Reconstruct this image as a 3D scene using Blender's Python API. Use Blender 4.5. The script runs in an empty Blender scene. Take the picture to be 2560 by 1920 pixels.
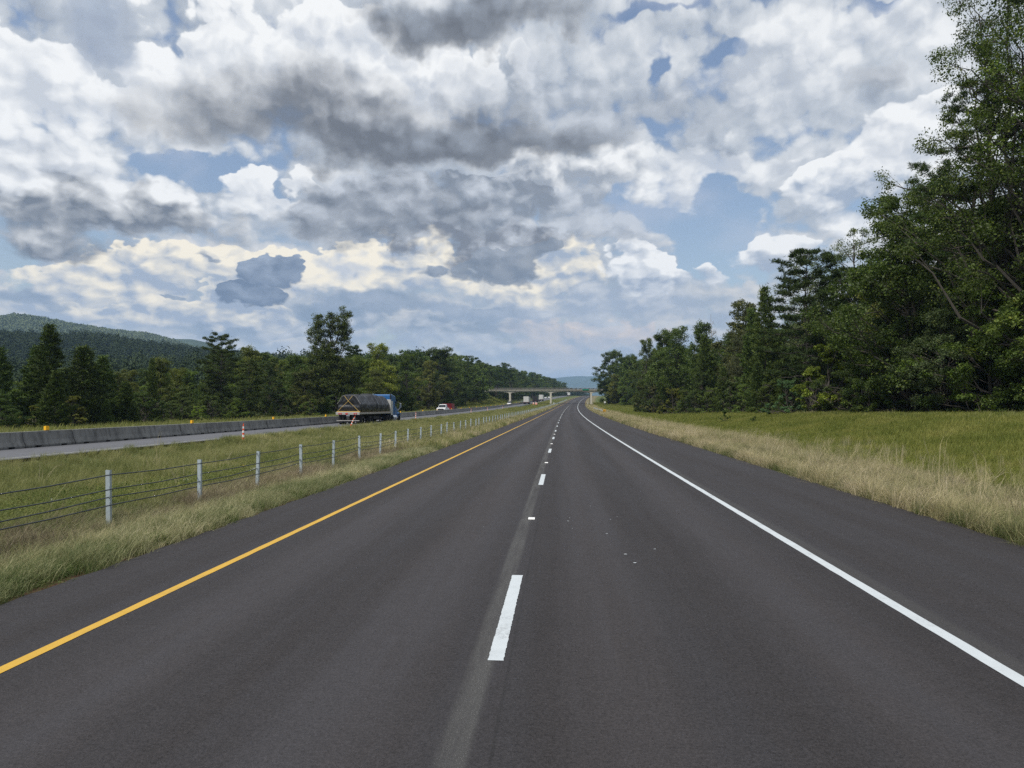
import bpy, math, random
import numpy as np
D=bpy.data; S=bpy.context.scene
# ---------------------------------------------------------------- camera, light, exposure
cam=D.cameras.new('camera'); cam_o=D.objects.new('camera',cam); S.collection.objects.link(cam_o); S.camera=cam_o
cam.sensor_width=36.0; cam.lens=36.0*1776/2560; cam.clip_start=0.1; cam.clip_end=60000
YAW=math.radians(3.87); PITCH=math.radians(1.87); CAMZ=1.93
cam_o.location=(0,0,CAMZ); cam_o.rotation_euler=(math.radians(90)+PITCH,0,YAW)
S.view_settings.view_transform='Standard'; S.view_settings.look='None'; S.view_settings.gamma=1; S.view_settings.use_curve_mapping=False
S.view_settings.exposure=0.9
SUN_EL=math.radians(56); SUN_AZ=math.radians(-138)      # azimuth from +Y (down the road) towards +X
sl=D.lights.new('sun','SUN'); sl.energy=2.1; sl.angle=math.radians(8); sl.color=(1.0,.95,.87)
so=D.objects.new('sun',sl); S.collection.objects.link(so); so.rotation_euler=(math.radians(90)-SUN_EL,0,-SUN_AZ+math.pi)
S.cycles.use_adaptive_sampling=True; S.cycles.adaptive_threshold=.006; S.cycles.adaptive_min_samples=24
S.cycles.use_denoising=False
S.cycles.max_bounces=8; S.cycles.diffuse_bounces=3; S.cycles.glossy_bounces=3; S.cycles.transmission_bounces=3
S.cycles.transparent_max_bounces=6; S.cycles.volume_bounces=1
class NT:
    """small builder for shader node trees"""
    def __init__(s,tree): s.t=tree; s.n=tree.nodes; s.l=tree.links; s.n.clear()
    def new(s,typ,ins=None,**kw):
        n=s.n.new(typ)
        for k,v in kw.items(): setattr(n,k,v)
        if ins:
            for k,v in ins.items():
                sk=n.inputs[k]
                if isinstance(v,bpy.types.NodeSocket): s.l.new(v,sk)
                elif v is not None: sk.default_value=v
        return n
    def m(s,op,a,b=None,c=None,clamp=False):
        n=s.new('ShaderNodeMath',{0:a,1:b,2:c},operation=op); n.use_clamp=clamp; return n.outputs[0]
    def vm(s,op,a,b=None,c=None,out=0,scale=None):
        i={0:a,1:b}
        if c is not None: i[2]=c
        if scale is not None: i['Scale']=scale
        return s.new('ShaderNodeVectorMath',i,operation=op).outputs[out]
    def noise(s,vec,scale,detail=4,rough=.5,dist=0,out='Fac',**kw):
        return s.new('ShaderNodeTexNoise',{'Vector':vec,'Scale':scale,'Detail':detail,'Roughness':rough,'Distortion':dist},**kw).outputs[out]
    def mr(s,v,a,b,c=0.,d=1.,smooth=True):
        return s.new('ShaderNodeMapRange',{'Value':v,'From Min':a,'From Max':b,'To Min':c,'To Max':d},interpolation_type='SMOOTHSTEP' if smooth else 'LINEAR').outputs[0]
    def mix(s,f,a,b,blend='MIX'):
        n=s.n.new('ShaderNodeMix'); n.data_type='RGBA'; n.blend_type=blend
        for sk,v in ((n.inputs[0],f),(n.inputs[6],a),(n.inputs[7],b)):
            if isinstance(v,bpy.types.NodeSocket): s.l.new(v,sk)
            else: sk.default_value=v if not isinstance(v,tuple) else (v+(1,) if len(v)==3 else v)
        return n.outputs[2]
    def ramp(s,f,stops,interp='LINEAR'):
        n=s.n.new('ShaderNodeValToRGB'); s.l.new(f,n.inputs[0]); r=n.color_ramp; r.interpolation=interp
        while len(r.elements)<len(stops): r.elements.new(.5)
        for e,(p,c) in zip(r.elements,stops):
            e.position=p; e.color=(c if len(c)==4 else tuple(c)+(1,)) if not isinstance(c,(int,float)) else (c,c,c,1)
        return n.outputs[0]
def build_sky():
    w=D.worlds.new('World'); S.world=w; w.use_nodes=True; t=NT(w.node_tree)
    g=t.new('ShaderNodeNewGeometry').outputs['Incoming']
    d=t.vm('SCALE',g,scale=-1.0)
    sx=t.new('ShaderNodeSeparateXYZ',{0:d}); x,y,z=sx.outputs
    az=t.m('ARCTAN2',x,y); el=t.m('ARCSINE',z)
    q=t.new('ShaderNodeCombineXYZ',{0:az,1:el}).outputs[0]
    # noise domain: azimuth against a compressed elevation, so puffs get flatter and smaller towards the horizon
    yy=t.m('LOGARITHM',t.m('ADD',t.m('MAXIMUM',el,0.0),.40),math.e)
    p=t.new('ShaderNodeCombineXYZ',{0:t.m('MULTIPLY',az,3.6),1:t.m('MULTIPLY',yy,3.5)}).outputs[0]
    w1=t.vm('SUBTRACT',t.noise(p,1.5,2,.5,out='Color',noise_dimensions='2D'),(.5,.5,.5))
    w2=t.vm('SUBTRACT',t.noise(p,5.0,3,.6,out='Color',noise_dimensions='2D'),(.5,.5,.5))
    qw=t.vm('ADD',q,t.vm('SCALE',w1,scale=.12))
    qw=t.vm('ADD',qw,t.vm('SCALE',w2,scale=.05))
    qs=t.vm('ADD',q,t.vm('SCALE',w2,scale=.045))
    def ang(u,v):
        a,b=(u-1280)/1776,(960-v)/1776
        fy,fz=math.cos(PITCH)-b*math.sin(PITCH),math.sin(PITCH)+b*math.cos(PITCH)
        X=a*math.cos(YAW)-fy*math.sin(YAW); Y=a*math.sin(YAW)+fy*math.cos(YAW)
        r=math.sqrt(X*X+Y*Y+fz*fz); return math.atan2(X,Y),math.asin(fz/r)
    def field(qq,blobs,base=0.0):
        acc=None
        for (u,v,su,sv,wt) in blobs:
            a,e=ang(u,v); a1,_=ang(u+su,v); _,e1=ang(u,v-sv)
            ia,ie=1/abs(a1-a),1/abs(e1-e)
            dv=t.vm('MULTIPLY_ADD',qq,(ia,ie,0),(-a*ia,-e*ie,0))
            g=t.m('POWER',math.e,t.m('MULTIPLY',t.vm('DOT_PRODUCT',dv,dv,out='Value'),-1.0))
            acc=t.m('MULTIPLY_ADD',g,wt,acc if acc is not None else base)
        return acc
    # ---- relief of the billows: same puffs sampled a step towards the light
    def puffs(v,sc,det):
        return t.new('ShaderNodeTexVoronoi',{'Vector':v,'Scale':sc,'Detail':det,'Roughness':.5,'Lacunarity':2.2},feature='F1',voronoi_dimensions='2D').outputs['Distance']
    pw=t.vm('ADD',p,t.vm('SCALE',w2,scale=.10))
    pb=puffs(pw,3.6,2.5); pb2=puffs(t.vm('ADD',pw,(.03,.06,0)),3.6,2.5)
    relief=t.m('SUBTRACT',pb2,pb)       # >0 where the side faces the light
    n_mid=t.noise(pw,1.9,6,.52,noise_dimensions='2D'); n_fine=t.noise(pw,8,5,.6,noise_dimensions='2D')
    nm=t.m('SUBTRACT',n_mid,.5); nf=t.m('SUBTRACT',n_fine,.5); pc=t.m('SUBTRACT',pb,.33)
    low=t.mr(el,math.radians(6),math.radians(19),1.,0.)
    # ---- gaps with blue sky
    G=field(qs,[(420,405,80,34,.8),(520,440,120,38,.95),(30,650,70,45,.7),(215,628,50,30,.6),(1640,510,130,60,.8),(1780,520,120,60,.9),(1800,620,90,80,.8),(1560,560,60,60,.3),
        (1650,175,26,36,.75),(1830,128,52,26,.65),(1680,18,150,22,.6),(2230,2,75,16,.9),(2085,640,130,50,.45),(1420,600,60,30,.2)],0.0)
    G=t.m('MULTIPLY_ADD',nm,-.7,G); G=t.m('MULTIPLY_ADD',nf,-.35,G)
    G=t.m('MULTIPLY_ADD',pc,.55,G); gap=t.mr(G,.37,.66)
    # ---- general cloud cover everywhere: pale, softly mottled
    V=t.m('MULTIPLY_ADD',nm,1.1,.55); V=t.m('MULTIPLY_ADD',relief,.5,V); V=t.m('MULTIPLY_ADD',nf,.12,V)
    vh=t.ramp(V,[(0,(.27,.31,.38)),(.35,(.45,.50,.57)),(.6,(.62,.66,.71)),(.9,(.84,.86,.88))])
    vl=t.ramp(V,[(0,(.27,.34,.44)),(.4,(.42,.49,.58)),(.65,(.62,.64,.66)),(.95,(.80,.77,.73))])
    col0=t.mix(low,vh,vl)
    # blue sky from the physical model, a little lifted by thin cloud
    sk=t.new('ShaderNodeTexSky',sky_type='NISHITA'); sk.sun_disc=False; sk.sun_elevation=SUN_EL; sk.sun_rotation=SUN_AZ
    sk.air_density=1.3; sk.dust_density=1.5
    K=1/2**S.view_settings.exposure
    skb=t.mix(1.0,sk.outputs[0],(.066/K,.064/K,.066/K),'MULTIPLY')
    skb=t.mix(t.mr(n_mid,.42,.75,.04,.45),skb,(.60,.63,.72))
    col=t.mix(gap,col0,skb)
    # ---- single cumulus clouds, far ones first: lumpy lit top, flat soft grey base
    lump=t.m('MULTIPLY_ADD',nf,.30,t.m('MULTIPLY_ADD',nm,.6,t.m('MULTIPLY',pc,-1.08)))
    puff3=t.new('ShaderNodeTexVoronoi',{'Vector':pw,'Scale':9.5,'Detail':1.0,'Roughness':.5},feature='SMOOTH_F1',voronoi_dimensions='2D').outputs['Distance']
    shade0=t.m('MULTIPLY_ADD',t.m('SUBTRACT',puff3,.35),-.45,t.m('MULTIPLY',relief,.5))
    shade0=t.m('MULTIPLY_ADD',relief,1.1,t.m('MULTIPLY_ADD',nm,.95,t.m('MULTIPLY_ADD',pc,-.30,t.m('MULTIPLY_ADD',nf,.12,shade0))))
    WH=(.97,.98,.98); CR=(1.05,.97,.80); PK=(.82,.72,.66)
    LG=(.62,.66,.72); MG=(.36,.40,.46); DG=(.20,.22,.26); BG=(.27,.345,.45); BL=(.40,.47,.58)
    # u, v, half width, half height, light, dark, shade offset, shade slope, edge roughness, opacity, softness
    D1=(.160,.172,.195); D2=(.185,.21,.25); D3=(.24,.275,.33)
    C=[(1300,905,700,50,LG,BL,.5,.4,.3,.8,.7),(300,880,600,45,LG,BL,.6,.4,.3,.8,.7),(1450,860,260,75,PK,BL,.55,.5,.6,.9),
       (1130,850,280,75,LG,BG,.35,.4,.4,.8,.6),(740,830,330,60,LG,BG,.4,.5,.4,.8,.5),
       (1620,800,300,60,LG,BL,.5,.4,.5,.6,.6),(200,800,380,60,CR,BL,.45,.6,.4,.9),(560,790,260,60,CR,BL,.50,.6,.4,.9),
       (60,745,170,70,BL,BG,.4,.3,.3,.9,.5),(1250,790,420,50,LG,BL,.4,.5,.4,.9,.6),(260,705,300,115,CR,BL,.72,.6,.6,1.),(560,700,260,110,CR,BL,.80,.5,.6,1.),
       (1000,680,330,105,CR,BL,.90,.5,.55,1.),(1340,690,210,125,CR,BL,.72,.7,.6,1.),(800,660,220,90,CR,LG,.95,.3,.6,1.),
       (1560,760,240,80,LG,BL,.5,.4,.5,.8,.4),(900,770,240,85,BL,BG,.3,.3,.35,.95,.5),(1180,790,230,55,BL,BG,.45,.3,.4,.8,.6),
       (1650,680,200,120,WH,BL,.72,.75,.7,1.),(1940,650,130,80,WH,BL,.75,.6,.7,.95),(1480,560,200,140,LG,MG,.60,.5,.55,.9,.3),(2080,510,230,130,WH,BL,.85,.6,.55,1.),
       (1740,425,340,80,WH,LG,.55,.5,.5,.85,.4),(2330,400,330,200,WH,LG,.95,.2,.4,1.),
       (660,490,150,110,WH,LG,.75,.5,.7,.95),(1420,450,280,90,WH,MG,.70,.5,.6,.9,.3),
       (1170,610,300,95,LG,DG,.40,.6,.5,.95,.2),(980,545,340,135,LG,D2,.42,.95,.45,1.,.3),(1250,520,190,95,LG,D3,.42,.8,.6,.9),
       (110,290,340,290,WH,LG,.90,.3,.6,1.),(290,560,470,150,WH,D2,.48,1.25,.45,1.,.3),(60,430,330,120,WH,LG,.85,.5,.5,.85,.4),
       (1520,320,330,120,LG,MG,.50,.9,.5,.9,.5),(830,240,600,300,WH,LG,.85,.5,.55,1.),(1330,250,360,140,LG,MG,.70,.6,.4,.8,1),
       (900,345,690,190,(.52,.54,.57),D1,.24,1.3,.25,1.,1),(1180,365,520,115,MG,D1,.20,.9,.2,.95,1),
       (1900,230,420,130,WH,LG,.6,.4,.4,.6,.8),(2100,90,420,110,WH,LG,.8,.3,.4,.7,.6),
       (250,105,120,190,BL,(.34,.39,.49),.60,.3,.25,.85,1),(1190,80,380,135,MG,D1,.35,.8,.5,1.,.75),
       (2190,205,120,80,(.50,.53,.58),D3,.42,.6,1.2,.8,1),
       (675,690,100,62,BL,(.17,.225,.32),.28,.6,.7,1.),(630,745,105,55,BL,(.17,.225,.32),.20,.5,.6,1.),(1090,682,66,32,BL,(.18,.23,.31),.25,.5,1.1,.9,.5),
       (525,636,52,22,BL,(.2,.25,.33),.25,.5,1.1,.85,.5),(1250,655,140,60,MG,(.20,.24,.30),.42,.5,.6,.95),(1325,475,62,38,MG,(.24,.27,.32),.5,.4,.8,.8),(430,738,38,20,BG,BG,.5,.3,1.,.8)]
    for (u,v,su,sv,L,Dk,s0,ks,rg,op,*sf) in C:
        sf=sf[0] if sf else 0.0
        a,e=ang(u,v); a1,_=ang(u+su,v); _,e1=ang(u,v-sv); ia,ie=1/abs(a1-a),1/abs(e1-e)
        small=su<140
        qc=t.vm('MULTIPLY_ADD',col,(1e-9,1e-9,0),qs if small else qw)   # evaluated strictly one after another
        dv=t.vm('MULTIPLY_ADD',qc,(ia,ie,0),(-a*ia,-e*ie,0))
        dx,dy,_z=t.new('ShaderNodeSeparateXYZ',{0:dv}).outputs
        db=t.m('MULTIPLY_ADD',t.m('MINIMUM',dy,0.0),.7,dy)            # flatter underneath
        mm=t.m('MULTIPLY_ADD',t.m('MULTIPLY',db,db),-1.0,t.m('MULTIPLY_ADD',t.m('MULTIPLY',dx,dx),-1.0,1.0))
        mm=t.m('MULTIPLY_ADD',lump,rg*(.75 if small else 1.1),mm)
        wd=t.m('MULTIPLY_ADD',t.m('MINIMUM',dy,.35),-.66*(1-sf),.34+.55*sf)            # crisp above, soft below
        al=t.m('MULTIPLY',t.new('ShaderNodeMapRange',{'Value':mm,'From Min':0.0,'From Max':wd,'To Min':0.,'To Max':op},interpolation_type='SMOOTHSTEP').outputs[0],1.0)
        amp=t.m('MULTIPLY_ADD',dy,.5,.8 if L in (WH,CR,LG) and ks<.9 else .42)
        amp=t.m('MAXIMUM',amp,.14)
        rim=t.m('MULTIPLY',t.mr(mm,.0,.55,1.,0.),t.mr(dy,-.3,.4)) if L in (WH,CR) else None
        sh=t.m('MULTIPLY_ADD',dy,ks*.6,t.m('MULTIPLY_ADD',shade0,amp,s0-(.14 if rim is not None else 0)),clamp=rim is None)
        if rim is not None: sh=t.m('MULTIPLY_ADD',rim,.42,sh,clamp=True)
        # thin rims of the cloud are brighter
        col=t.mix(al,col,t.mix(sh,Dk,L))
    col=t.vm('SCALE',col,scale=K)
    # far cloud bands and pale air right above the horizon
    hz=t.mr(el,math.radians(-1),math.radians(7.5),1.,0.)
    bn=t.noise(t.vm('MULTIPLY',q,(2.5,30,1)),1.6,4,.5,noise_dimensions='2D')
    band=t.ramp(bn,[(.3,(.44*K,.54*K,.67*K)),(.55,(.56*K,.64*K,.73*K)),(.72,(.74*K,.72*K,.70*K))])
    col=t.mix(t.m('MULTIPLY',hz,.75),col,band)
    below=t.mr(z,-.03,0.,1.,0.)
    col=t.mix(below,col,(.10,.11,.11))
    bg=t.new('ShaderNodeBackground',{'Color':col,'Strength':1.0})
    o=t.new('ShaderNodeOutputWorld'); t.l.new(bg.outputs[0],o.inputs[0])
    w.cycles.sampling_method='MANUAL'; w.cycles.sample_map_resolution=512
build_sky()
# ================================================================= helpers
rng=np.random.default_rng(7); RND=random.Random(7)
def shift(y):
    y=np.asarray(y,float); yc=np.clip(y,0,1100)
    return yc*yc/21400+np.maximum(y-1100,0)*.1028
def rz(y):
    y=np.asarray(y,float)
    a=np.clip(y,0,450); z=a*a/36000
    z=z+.025*(np.clip(y,450,800)-450)
    b=np.clip(y,800,1100)-800; z=z+.025*b-b*b*.025/600
    c=np.clip(y,1100,1800)-1100; return z-.018*c
def P(off,y,dz=0.0): return (float(off+shift(y)),float(y),float(rz(y)+dz))
def sm(x,a,b):
    t=np.clip((np.asarray(x,float)-a)/(b-a),0,1); return t*t*(3-2*t)
_nk=rng.normal(size=(10,2)); _nk/=np.linalg.norm(_nk,axis=1)[:,None]; _np=rng.uniform(0,6.28,10)
def wob(x,y,s):
    r=0
    for i in range(10): r=r+np.sin((x*_nk[i,0]+y*_nk[i,1])*s*(.6+.25*i)+_np[i])/(1+.35*i)
    return r/4
def ground_z(X,Y):
    """height of the land: median swale, right slope up to the trees, wooded rise on the left"""
    X=np.asarray(X,float); Y=np.asarray(Y,float); o=X-shift(Y); r=rz(Y)
    tl=np.interp(Y,[-50,0,50,81,108,165,230,300,340,400,480,1200],[1.5,1.5,1.12,.95,.5,-.55,-.6,-.2,.3,1.2,2.5,1.])
    d=o-6.45
    right=-.05-.55*sm(d,.2,7)+(tl+.6)*sm(d,6.5,20)+np.maximum(d-24,0)*.03*sm(d,22,60)
    right=np.where(d>200,tl+np.minimum(176*.03+(d-200)*0,9),right)
    dm_=-5.46-o; m=-.05-(.13*sm(dm_,.3,1.8)+.32*sm(dm_,2.4,6.5))*(1-.85*sm(dm_,12.6,14.2))
    k=-o-31.6
    rise=sm(Y,210,420)*(1-sm(Y,1100,1500))
    bank=sm(Y,290,345)*(1-sm(Y,410,520))
    left=-.3-.35*sm(k,0,6)+rise*9*sm(k,9,55)+bank*3.5*sm(k,5,16)-sm(Y,-60,40)*(1-sm(Y,90,180))*.25*sm(k,12,30)
    h=np.where(o>0,np.where(d>0,right,-.08),np.where(o<-5.46,np.where(o<-19.9,np.where(k>0,left,-.08-.022*(-o-19.9)-.06),m),-.08))
    h=np.where((o>-19.9)&(o<-5.46),np.minimum(h,-.05),h)
    b=.06*wob(X,Y,.9)*sm(np.where(o>0,d,np.where(o>-19.9,-5.46-o,k)),.5,3)*np.where((o>-19.9)&(o<-5.46),sm(o+19.9,.3,2),1)
    pav=((o>-5.46)&(o<6.45))|((o>-31.5)&(o<-19.9))
    return r+h+np.where(pav,0,b)
def gz(x,y): return float(ground_z(x,y))

def put(o,parent=None):
    S.collection.objects.link(o)
    if parent is not None: o.parent=parent
    return o
def tag(o,label=None,cat=None,group=None,kind=None):
    if label: o['label']=label
    if cat: o['category']=cat
    if group: o['group']=group
    if kind: o['kind']=kind
    return o
def thing(name,label,cat,loc=(0,0,0),rz_=0.0,group=None):
    o=put(D.objects.new(name,None)); o.location=loc; o.rotation_euler=(0,0,rz_); o.empty_display_size=.3
    return tag(o,label,cat,group)
class MB:
    def __init__(s): s.v=[]; s.f=[]
    def add(s,vs,fs):
        b=len(s.v); s.v+= [tuple(map(float,p)) for p in vs]; s.f+=[tuple(i+b for i in f) for f in fs]; return s
    def box(s,x0,x1,y0,y1,z0,z1):
        return s.add([(x0,y0,z0),(x1,y0,z0),(x1,y1,z0),(x0,y1,z0),(x0,y0,z1),(x1,y0,z1),(x1,y1,z1),(x0,y1,z1)],
                     [(0,3,2,1),(4,5,6,7),(0,1,5,4),(1,2,6,5),(2,3,7,6),(3,0,4,7)])
    def tube(s,pts,r,n=8,cap=True):
        pts=[np.array(p,float) for p in pts]; rr=r if hasattr(r,'__len__') else [r]*len(pts); vs=[]; fs=[]
        for i,p in enumerate(pts):
            t=pts[min(i+1,len(pts)-1)]-pts[max(i-1,0)]; t/=np.linalg.norm(t)+1e-9
            a=np.cross(t,(0,0,1) if abs(t[2])<.9 else (0,1,0)); a/=np.linalg.norm(a); b=np.cross(t,a)
            for k in range(n):
                w=2*math.pi*k/n; vs.append(p+rr[i]*(math.cos(w)*a+math.sin(w)*b))
        for i in range(len(pts)-1):
            for k in range(n):
                k2=(k+1)%n; fs.append((i*n+k,i*n+k2,(i+1)*n+k2,(i+1)*n+k))
        if cap: fs.append(tuple(range(n))[::-1]); fs.append(tuple((len(pts)-1)*n+k for k in range(n)))
        return s.add(vs,fs)
    def prism(s,poly,a0,a1,axis='x',inset=0,zin=0):
        """poly of (p,q) swept along axis: x -> (y,z), y -> (x,z)"""
        n=len(poly); f=(lambda a,p,q:(a,p,q)) if axis=='x' else (lambda a,p,q:(p,a,q))
        vs=[f(a0,p,q) for p,q in poly]+[f(a1,p,q) for p,q in poly]
        fs=[tuple(range(n))[::-1],tuple(range(n,2*n))]+[(i,(i+1)%n,n+(i+1)%n,n+i) for i in range(n)]
        return s.add(vs,fs)
    def loft(s,rings):
        n=len(rings[0]); vs=[p for r in rings for p in r]; fs=[]
        for i in range(len(rings)-1):
            for k in range(n): k2=(k+1)%n; fs.append((i*n+k,i*n+k2,(i+1)*n+k2,(i+1)*n+k))
        fs.append(tuple(range(n))[::-1]); fs.append(tuple((len(rings)-1)*n+k for k in range(n)))
        return s.add(vs,fs)
    def wheel(s,x,y,z,r,w,n=20):
        vs=[];fs=[]
        prof=[(x-w/2,r*.62),(x-w/2,r*.95),(x-w/2+.03,r),(x+w/2-.03,r),(x+w/2,r*.95),(x+w/2,r*.62)]
        for k in range(n):
            a=2*math.pi*k/n
            for px_,pr in prof: vs.append((px_,y+pr*math.cos(a),z+pr*math.sin(a)))
        m=len(prof)
        for k in range(n):
            k2=(k+1)%n
            for j in range(m-1): fs.append((k*m+j,k*m+j+1,k2*m+j+1,k2*m+j))
        return s.add(vs,fs)
    def disc(s,x,y,z,r,n=16,t=.02):
        return s.tube([(x-t,y,z),(x+t,y,z)],r,n)
    def mesh(s,name):
        me=D.meshes.new(name); me.from_pydata(s.v,[],s.f); me.update(); return me
    def build(s,name,mt,parent=None,bevel=0,smooth=False,loc=None):
        me=s.mesh(name); me.materials.append(mt); o=put(D.objects.new(name,me),parent)
        if bevel:
            b=o.modifiers.new('bevel','BEVEL'); b.width=bevel; b.segments=2; b.limit_method='ANGLE'
        if smooth:
            for p in me.polygons: p.use_smooth=True
        if loc: o.location=loc
        return o
def npmesh(name,V,F,mt=None,fattr=None,smooth=False):
    V=np.asarray(V,np.float32); F=np.asarray(F,np.int32); k=F.shape[1]
    me=D.meshes.new(name); me.vertices.add(len(V)); me.vertices.foreach_set('co',V.ravel())
    me.loops.add(F.size); me.loops.foreach_set('vertex_index',F.ravel())
    me.polygons.add(len(F)); me.polygons.foreach_set('loop_start',np.arange(len(F),dtype=np.int32)*k)
    me.update(calc_edges=True)
    if fattr is not None:
        a=me.attributes.new('rnd','FLOAT','FACE'); a.data.foreach_set('value',np.asarray(fattr,np.float32))
    if smooth: me.polygons.foreach_set('use_smooth',np.ones(len(F),bool))
    if mt: me.materials.append(mt)
    return me
def grid_faces(nu,nv):
    i=np.arange(nu*nv).reshape(nv,nu); return np.stack([i[:-1,:-1],i[:-1,1:],i[1:,1:],i[1:,:-1]],-1).reshape(-1,4)

# ================================================================= materials
def mat(name,build):
    m=D.materials.new(name); m.use_nodes=True; t=NT(m.node_tree); out=t.new('ShaderNodeOutputMaterial'); r=build(t)
    t.l.new(r[0] if isinstance(r,tuple) else r,out.inputs['Surface']); return m
def bsdf(t,col,rough=.6,metal=0.,normal=None,spec=.4,**k):
    n=t.new('ShaderNodeBsdfPrincipled',{'Base Color':col if isinstance(col,bpy.types.NodeSocket) else (*col,1),'Roughness':rough,'Metallic':metal,'Specular IOR Level':spec})
    if normal is not None: t.l.new(normal,n.inputs['Normal'])
    for kk,v in k.items(): n.inputs[kk].default_value=v
    return n.outputs[0]
def bump(t,h,s=.3,d=.01): return t.new('ShaderNodeBump',{'Height':h,'Strength':s,'Distance':d}).outputs[0]
def tc(t,w='Object'): return t.new('ShaderNodeTexCoord').outputs[w]
def simple(name,c,rough=.5,metal=0.,var=.12,sc=3.,spec=.4,**k):
    def f(t):
        n=t.noise(tc(t),sc,5,.6); n2=t.noise(tc(t),sc*9,3,.5)
        k1=t.m('MULTIPLY_ADD',t.m('SUBTRACT',n,.5),var*2.2,1.0); k1=t.m('MULTIPLY_ADD',t.m('SUBTRACT',n2,.5),var,k1)
        return bsdf(t,t.vm('SCALE',c,scale=k1),t.m('MULTIPLY_ADD',n,.25,rough-.12),metal,spec=spec,**k)
    return mat(name,f)
M={}
M['black_rubber']=simple('black_rubber',(.018,.018,.019),.8)
M['chrome']=simple('chrome',(.75,.76,.78),.22,1.,.05)
M['galv']=simple('galvanised_steel',(.44,.50,.53),.5,.35,.16,6)
M['cable']=simple('steel_cable',(.06,.068,.08),.55,.3,.15,30)
M['dark']=simple('dark_chassis',(.02,.02,.021),.7)
M['blue']=simple('blue_truck_paint',(.025,.12,.32),.3,0.,.06)
M['white']=simple('white_paint',(.78,.79,.80),.4,0.,.05)
M['offwhite']=simple('dirty_white_paint',(.55,.55,.53),.5,0.,.15)
M['red']=simple('dark_red_paint',(.22,.015,.025),.45)
M['glass']=simple('dark_window_glass',(.012,.016,.02),.08,0.,.02,spec=.7)
M['lamp_red']=simple('red_lamp_lens',(.5,.02,.02),.25)
M['headlight']=simple('headlight_lens',(.85,.87,.9),.15)
M['orange']=simple('orange_plastic',(.80,.10,.02),.5,0.,.08)
M['reflect']=simple('white_reflective_band',(.80,.80,.78),.35,0.,.05)
M['amber']=simple('yellow_reflector',(.95,.50,.02),.35,0.,.03)
M['strap']=simple('yellow_strap',(.55,.38,.10),.6,0.,.1,20)
M['wood']=simple('weathered_deck_wood',(.36,.24,.15),.8,0.,.25,4)
M['alu']=simple('dirty_aluminium',(.42,.40,.38),.5,.3,.2,5)
M['lightgrey']=simple('light_grey_panel',(.50,.50,.48),.4,0.,.1)
M['green']=simple('green_sign_sheet',(.01,.22,.13),.4,0.,.05)
M['steelrail']=simple('weathered_rail_steel',(.055,.052,.05),.7,.2,.25,2)
def f(t):
    c=tc(t); n=t.noise(t.vm('MULTIPLY',c,(.6,.6,1.6)),1.2,6,.62); s=t.noise(t.vm('MULTIPLY',c,(2.5,2.5,.25)),1.5,5,.6)
    col=t.ramp(n,[(.25,(.42,.40,.33)),(.6,(.60,.57,.48)),(.85,(.66,.63,.54))]); k=t.mr(s,.45,.75,1.,.62)
    return bsdf(t,t.vm('SCALE',col,scale=k),.85,normal=bump(t,t.noise(c,14,5,.6),.3,.02))
M['concrete_bridge']=mat('bridge_concrete',f)
def f(t):
    c=tc(t); g=t.new('ShaderNodeNewGeometry').outputs['Position']; oi=t.new('ShaderNodeObjectInfo').outputs['Random']
    gg=t.vm('ADD',g,t.new('ShaderNodeCombineXYZ',{0:t.m('MULTIPLY',oi,37.)}).outputs[0])
    n=t.noise(gg,.9,6,.62); st=t.noise(t.vm('MULTIPLY',gg,(2.6,2.6,.35)),1.6,5,.65); z=t.new('ShaderNodeSeparateXYZ',{0:c}).outputs[2]
    y=t.new('ShaderNodeSeparateXYZ',{0:c}).outputs[1]
    col=t.ramp(n,[(.25,(.13,.13,.125)),(.5,(.21,.208,.198)),(.78,(.28,.275,.26))])
    k=t.m('MULTIPLY',t.mr(st,.42,.7,1.,.55),t.m('MULTIPLY_ADD',oi,.30,.86))
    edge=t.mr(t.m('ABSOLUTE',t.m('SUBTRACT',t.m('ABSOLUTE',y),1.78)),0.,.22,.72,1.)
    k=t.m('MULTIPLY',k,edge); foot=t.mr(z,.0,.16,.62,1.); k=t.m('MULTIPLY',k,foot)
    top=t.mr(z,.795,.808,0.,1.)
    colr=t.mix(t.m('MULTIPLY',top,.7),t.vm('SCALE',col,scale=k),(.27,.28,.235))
    return bsdf(t,colr,.88,normal=bump(t,t.noise(gg,25,5,.6),.35,.01))
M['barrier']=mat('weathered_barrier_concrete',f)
def f(t):
    c=tc(t); n=t.noise(t.vm('MULTIPLY',c,(1,1,.25)),9,5,.7)
    return bsdf(t,t.ramp(n,[(.3,(.040,.033,.027)),(.7,(.095,.085,.072))]),.9,normal=bump(t,n,.6,.03))
M['bark']=mat('tree_bark',f)
M['deadwood']=simple('bare_dead_wood',(.23,.215,.19),.9,0.,.2,4)
def leafmat(name,tr=.28,rough=.55):
    def f(t):
        oi=t.new('ShaderNodeObjectInfo'); r=t.new('ShaderNodeAttribute',attribute_name='rnd').outputs['Fac']
        c=tc(t); cl=t.noise(c,.55,3,.5)
        k=t.m('MULTIPLY_ADD',r,1.0,.60); k=t.m('MULTIPLY',k,t.mr(cl,.3,.7,.72,1.3,False))
        k=t.m('MULTIPLY',k,t.m('MULTIPLY_ADD',oi.outputs['Random'],.3,.85))
        col=t.vm('MULTIPLY',t.vm('SCALE',oi.outputs['Color'],scale=k),(1.12,1.06,.82))
        warm=t.mix(t.m('MULTIPLY',t.mr(r,.86,1.),.5),col,t.vm('MULTIPLY',col,(1.9,1.35,.7)))
        d=bsdf(t,warm,rough,spec=.25)
        trn=t.new('ShaderNodeBsdfTranslucent',{'Color':t.vm('MULTIPLY',warm,(1.2,1.4,.5))}).outputs[0]
        return t.new('ShaderNodeMixShader',{0:tr,1:d,2:trn}).outputs[0]
    return mat(name,f)
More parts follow.
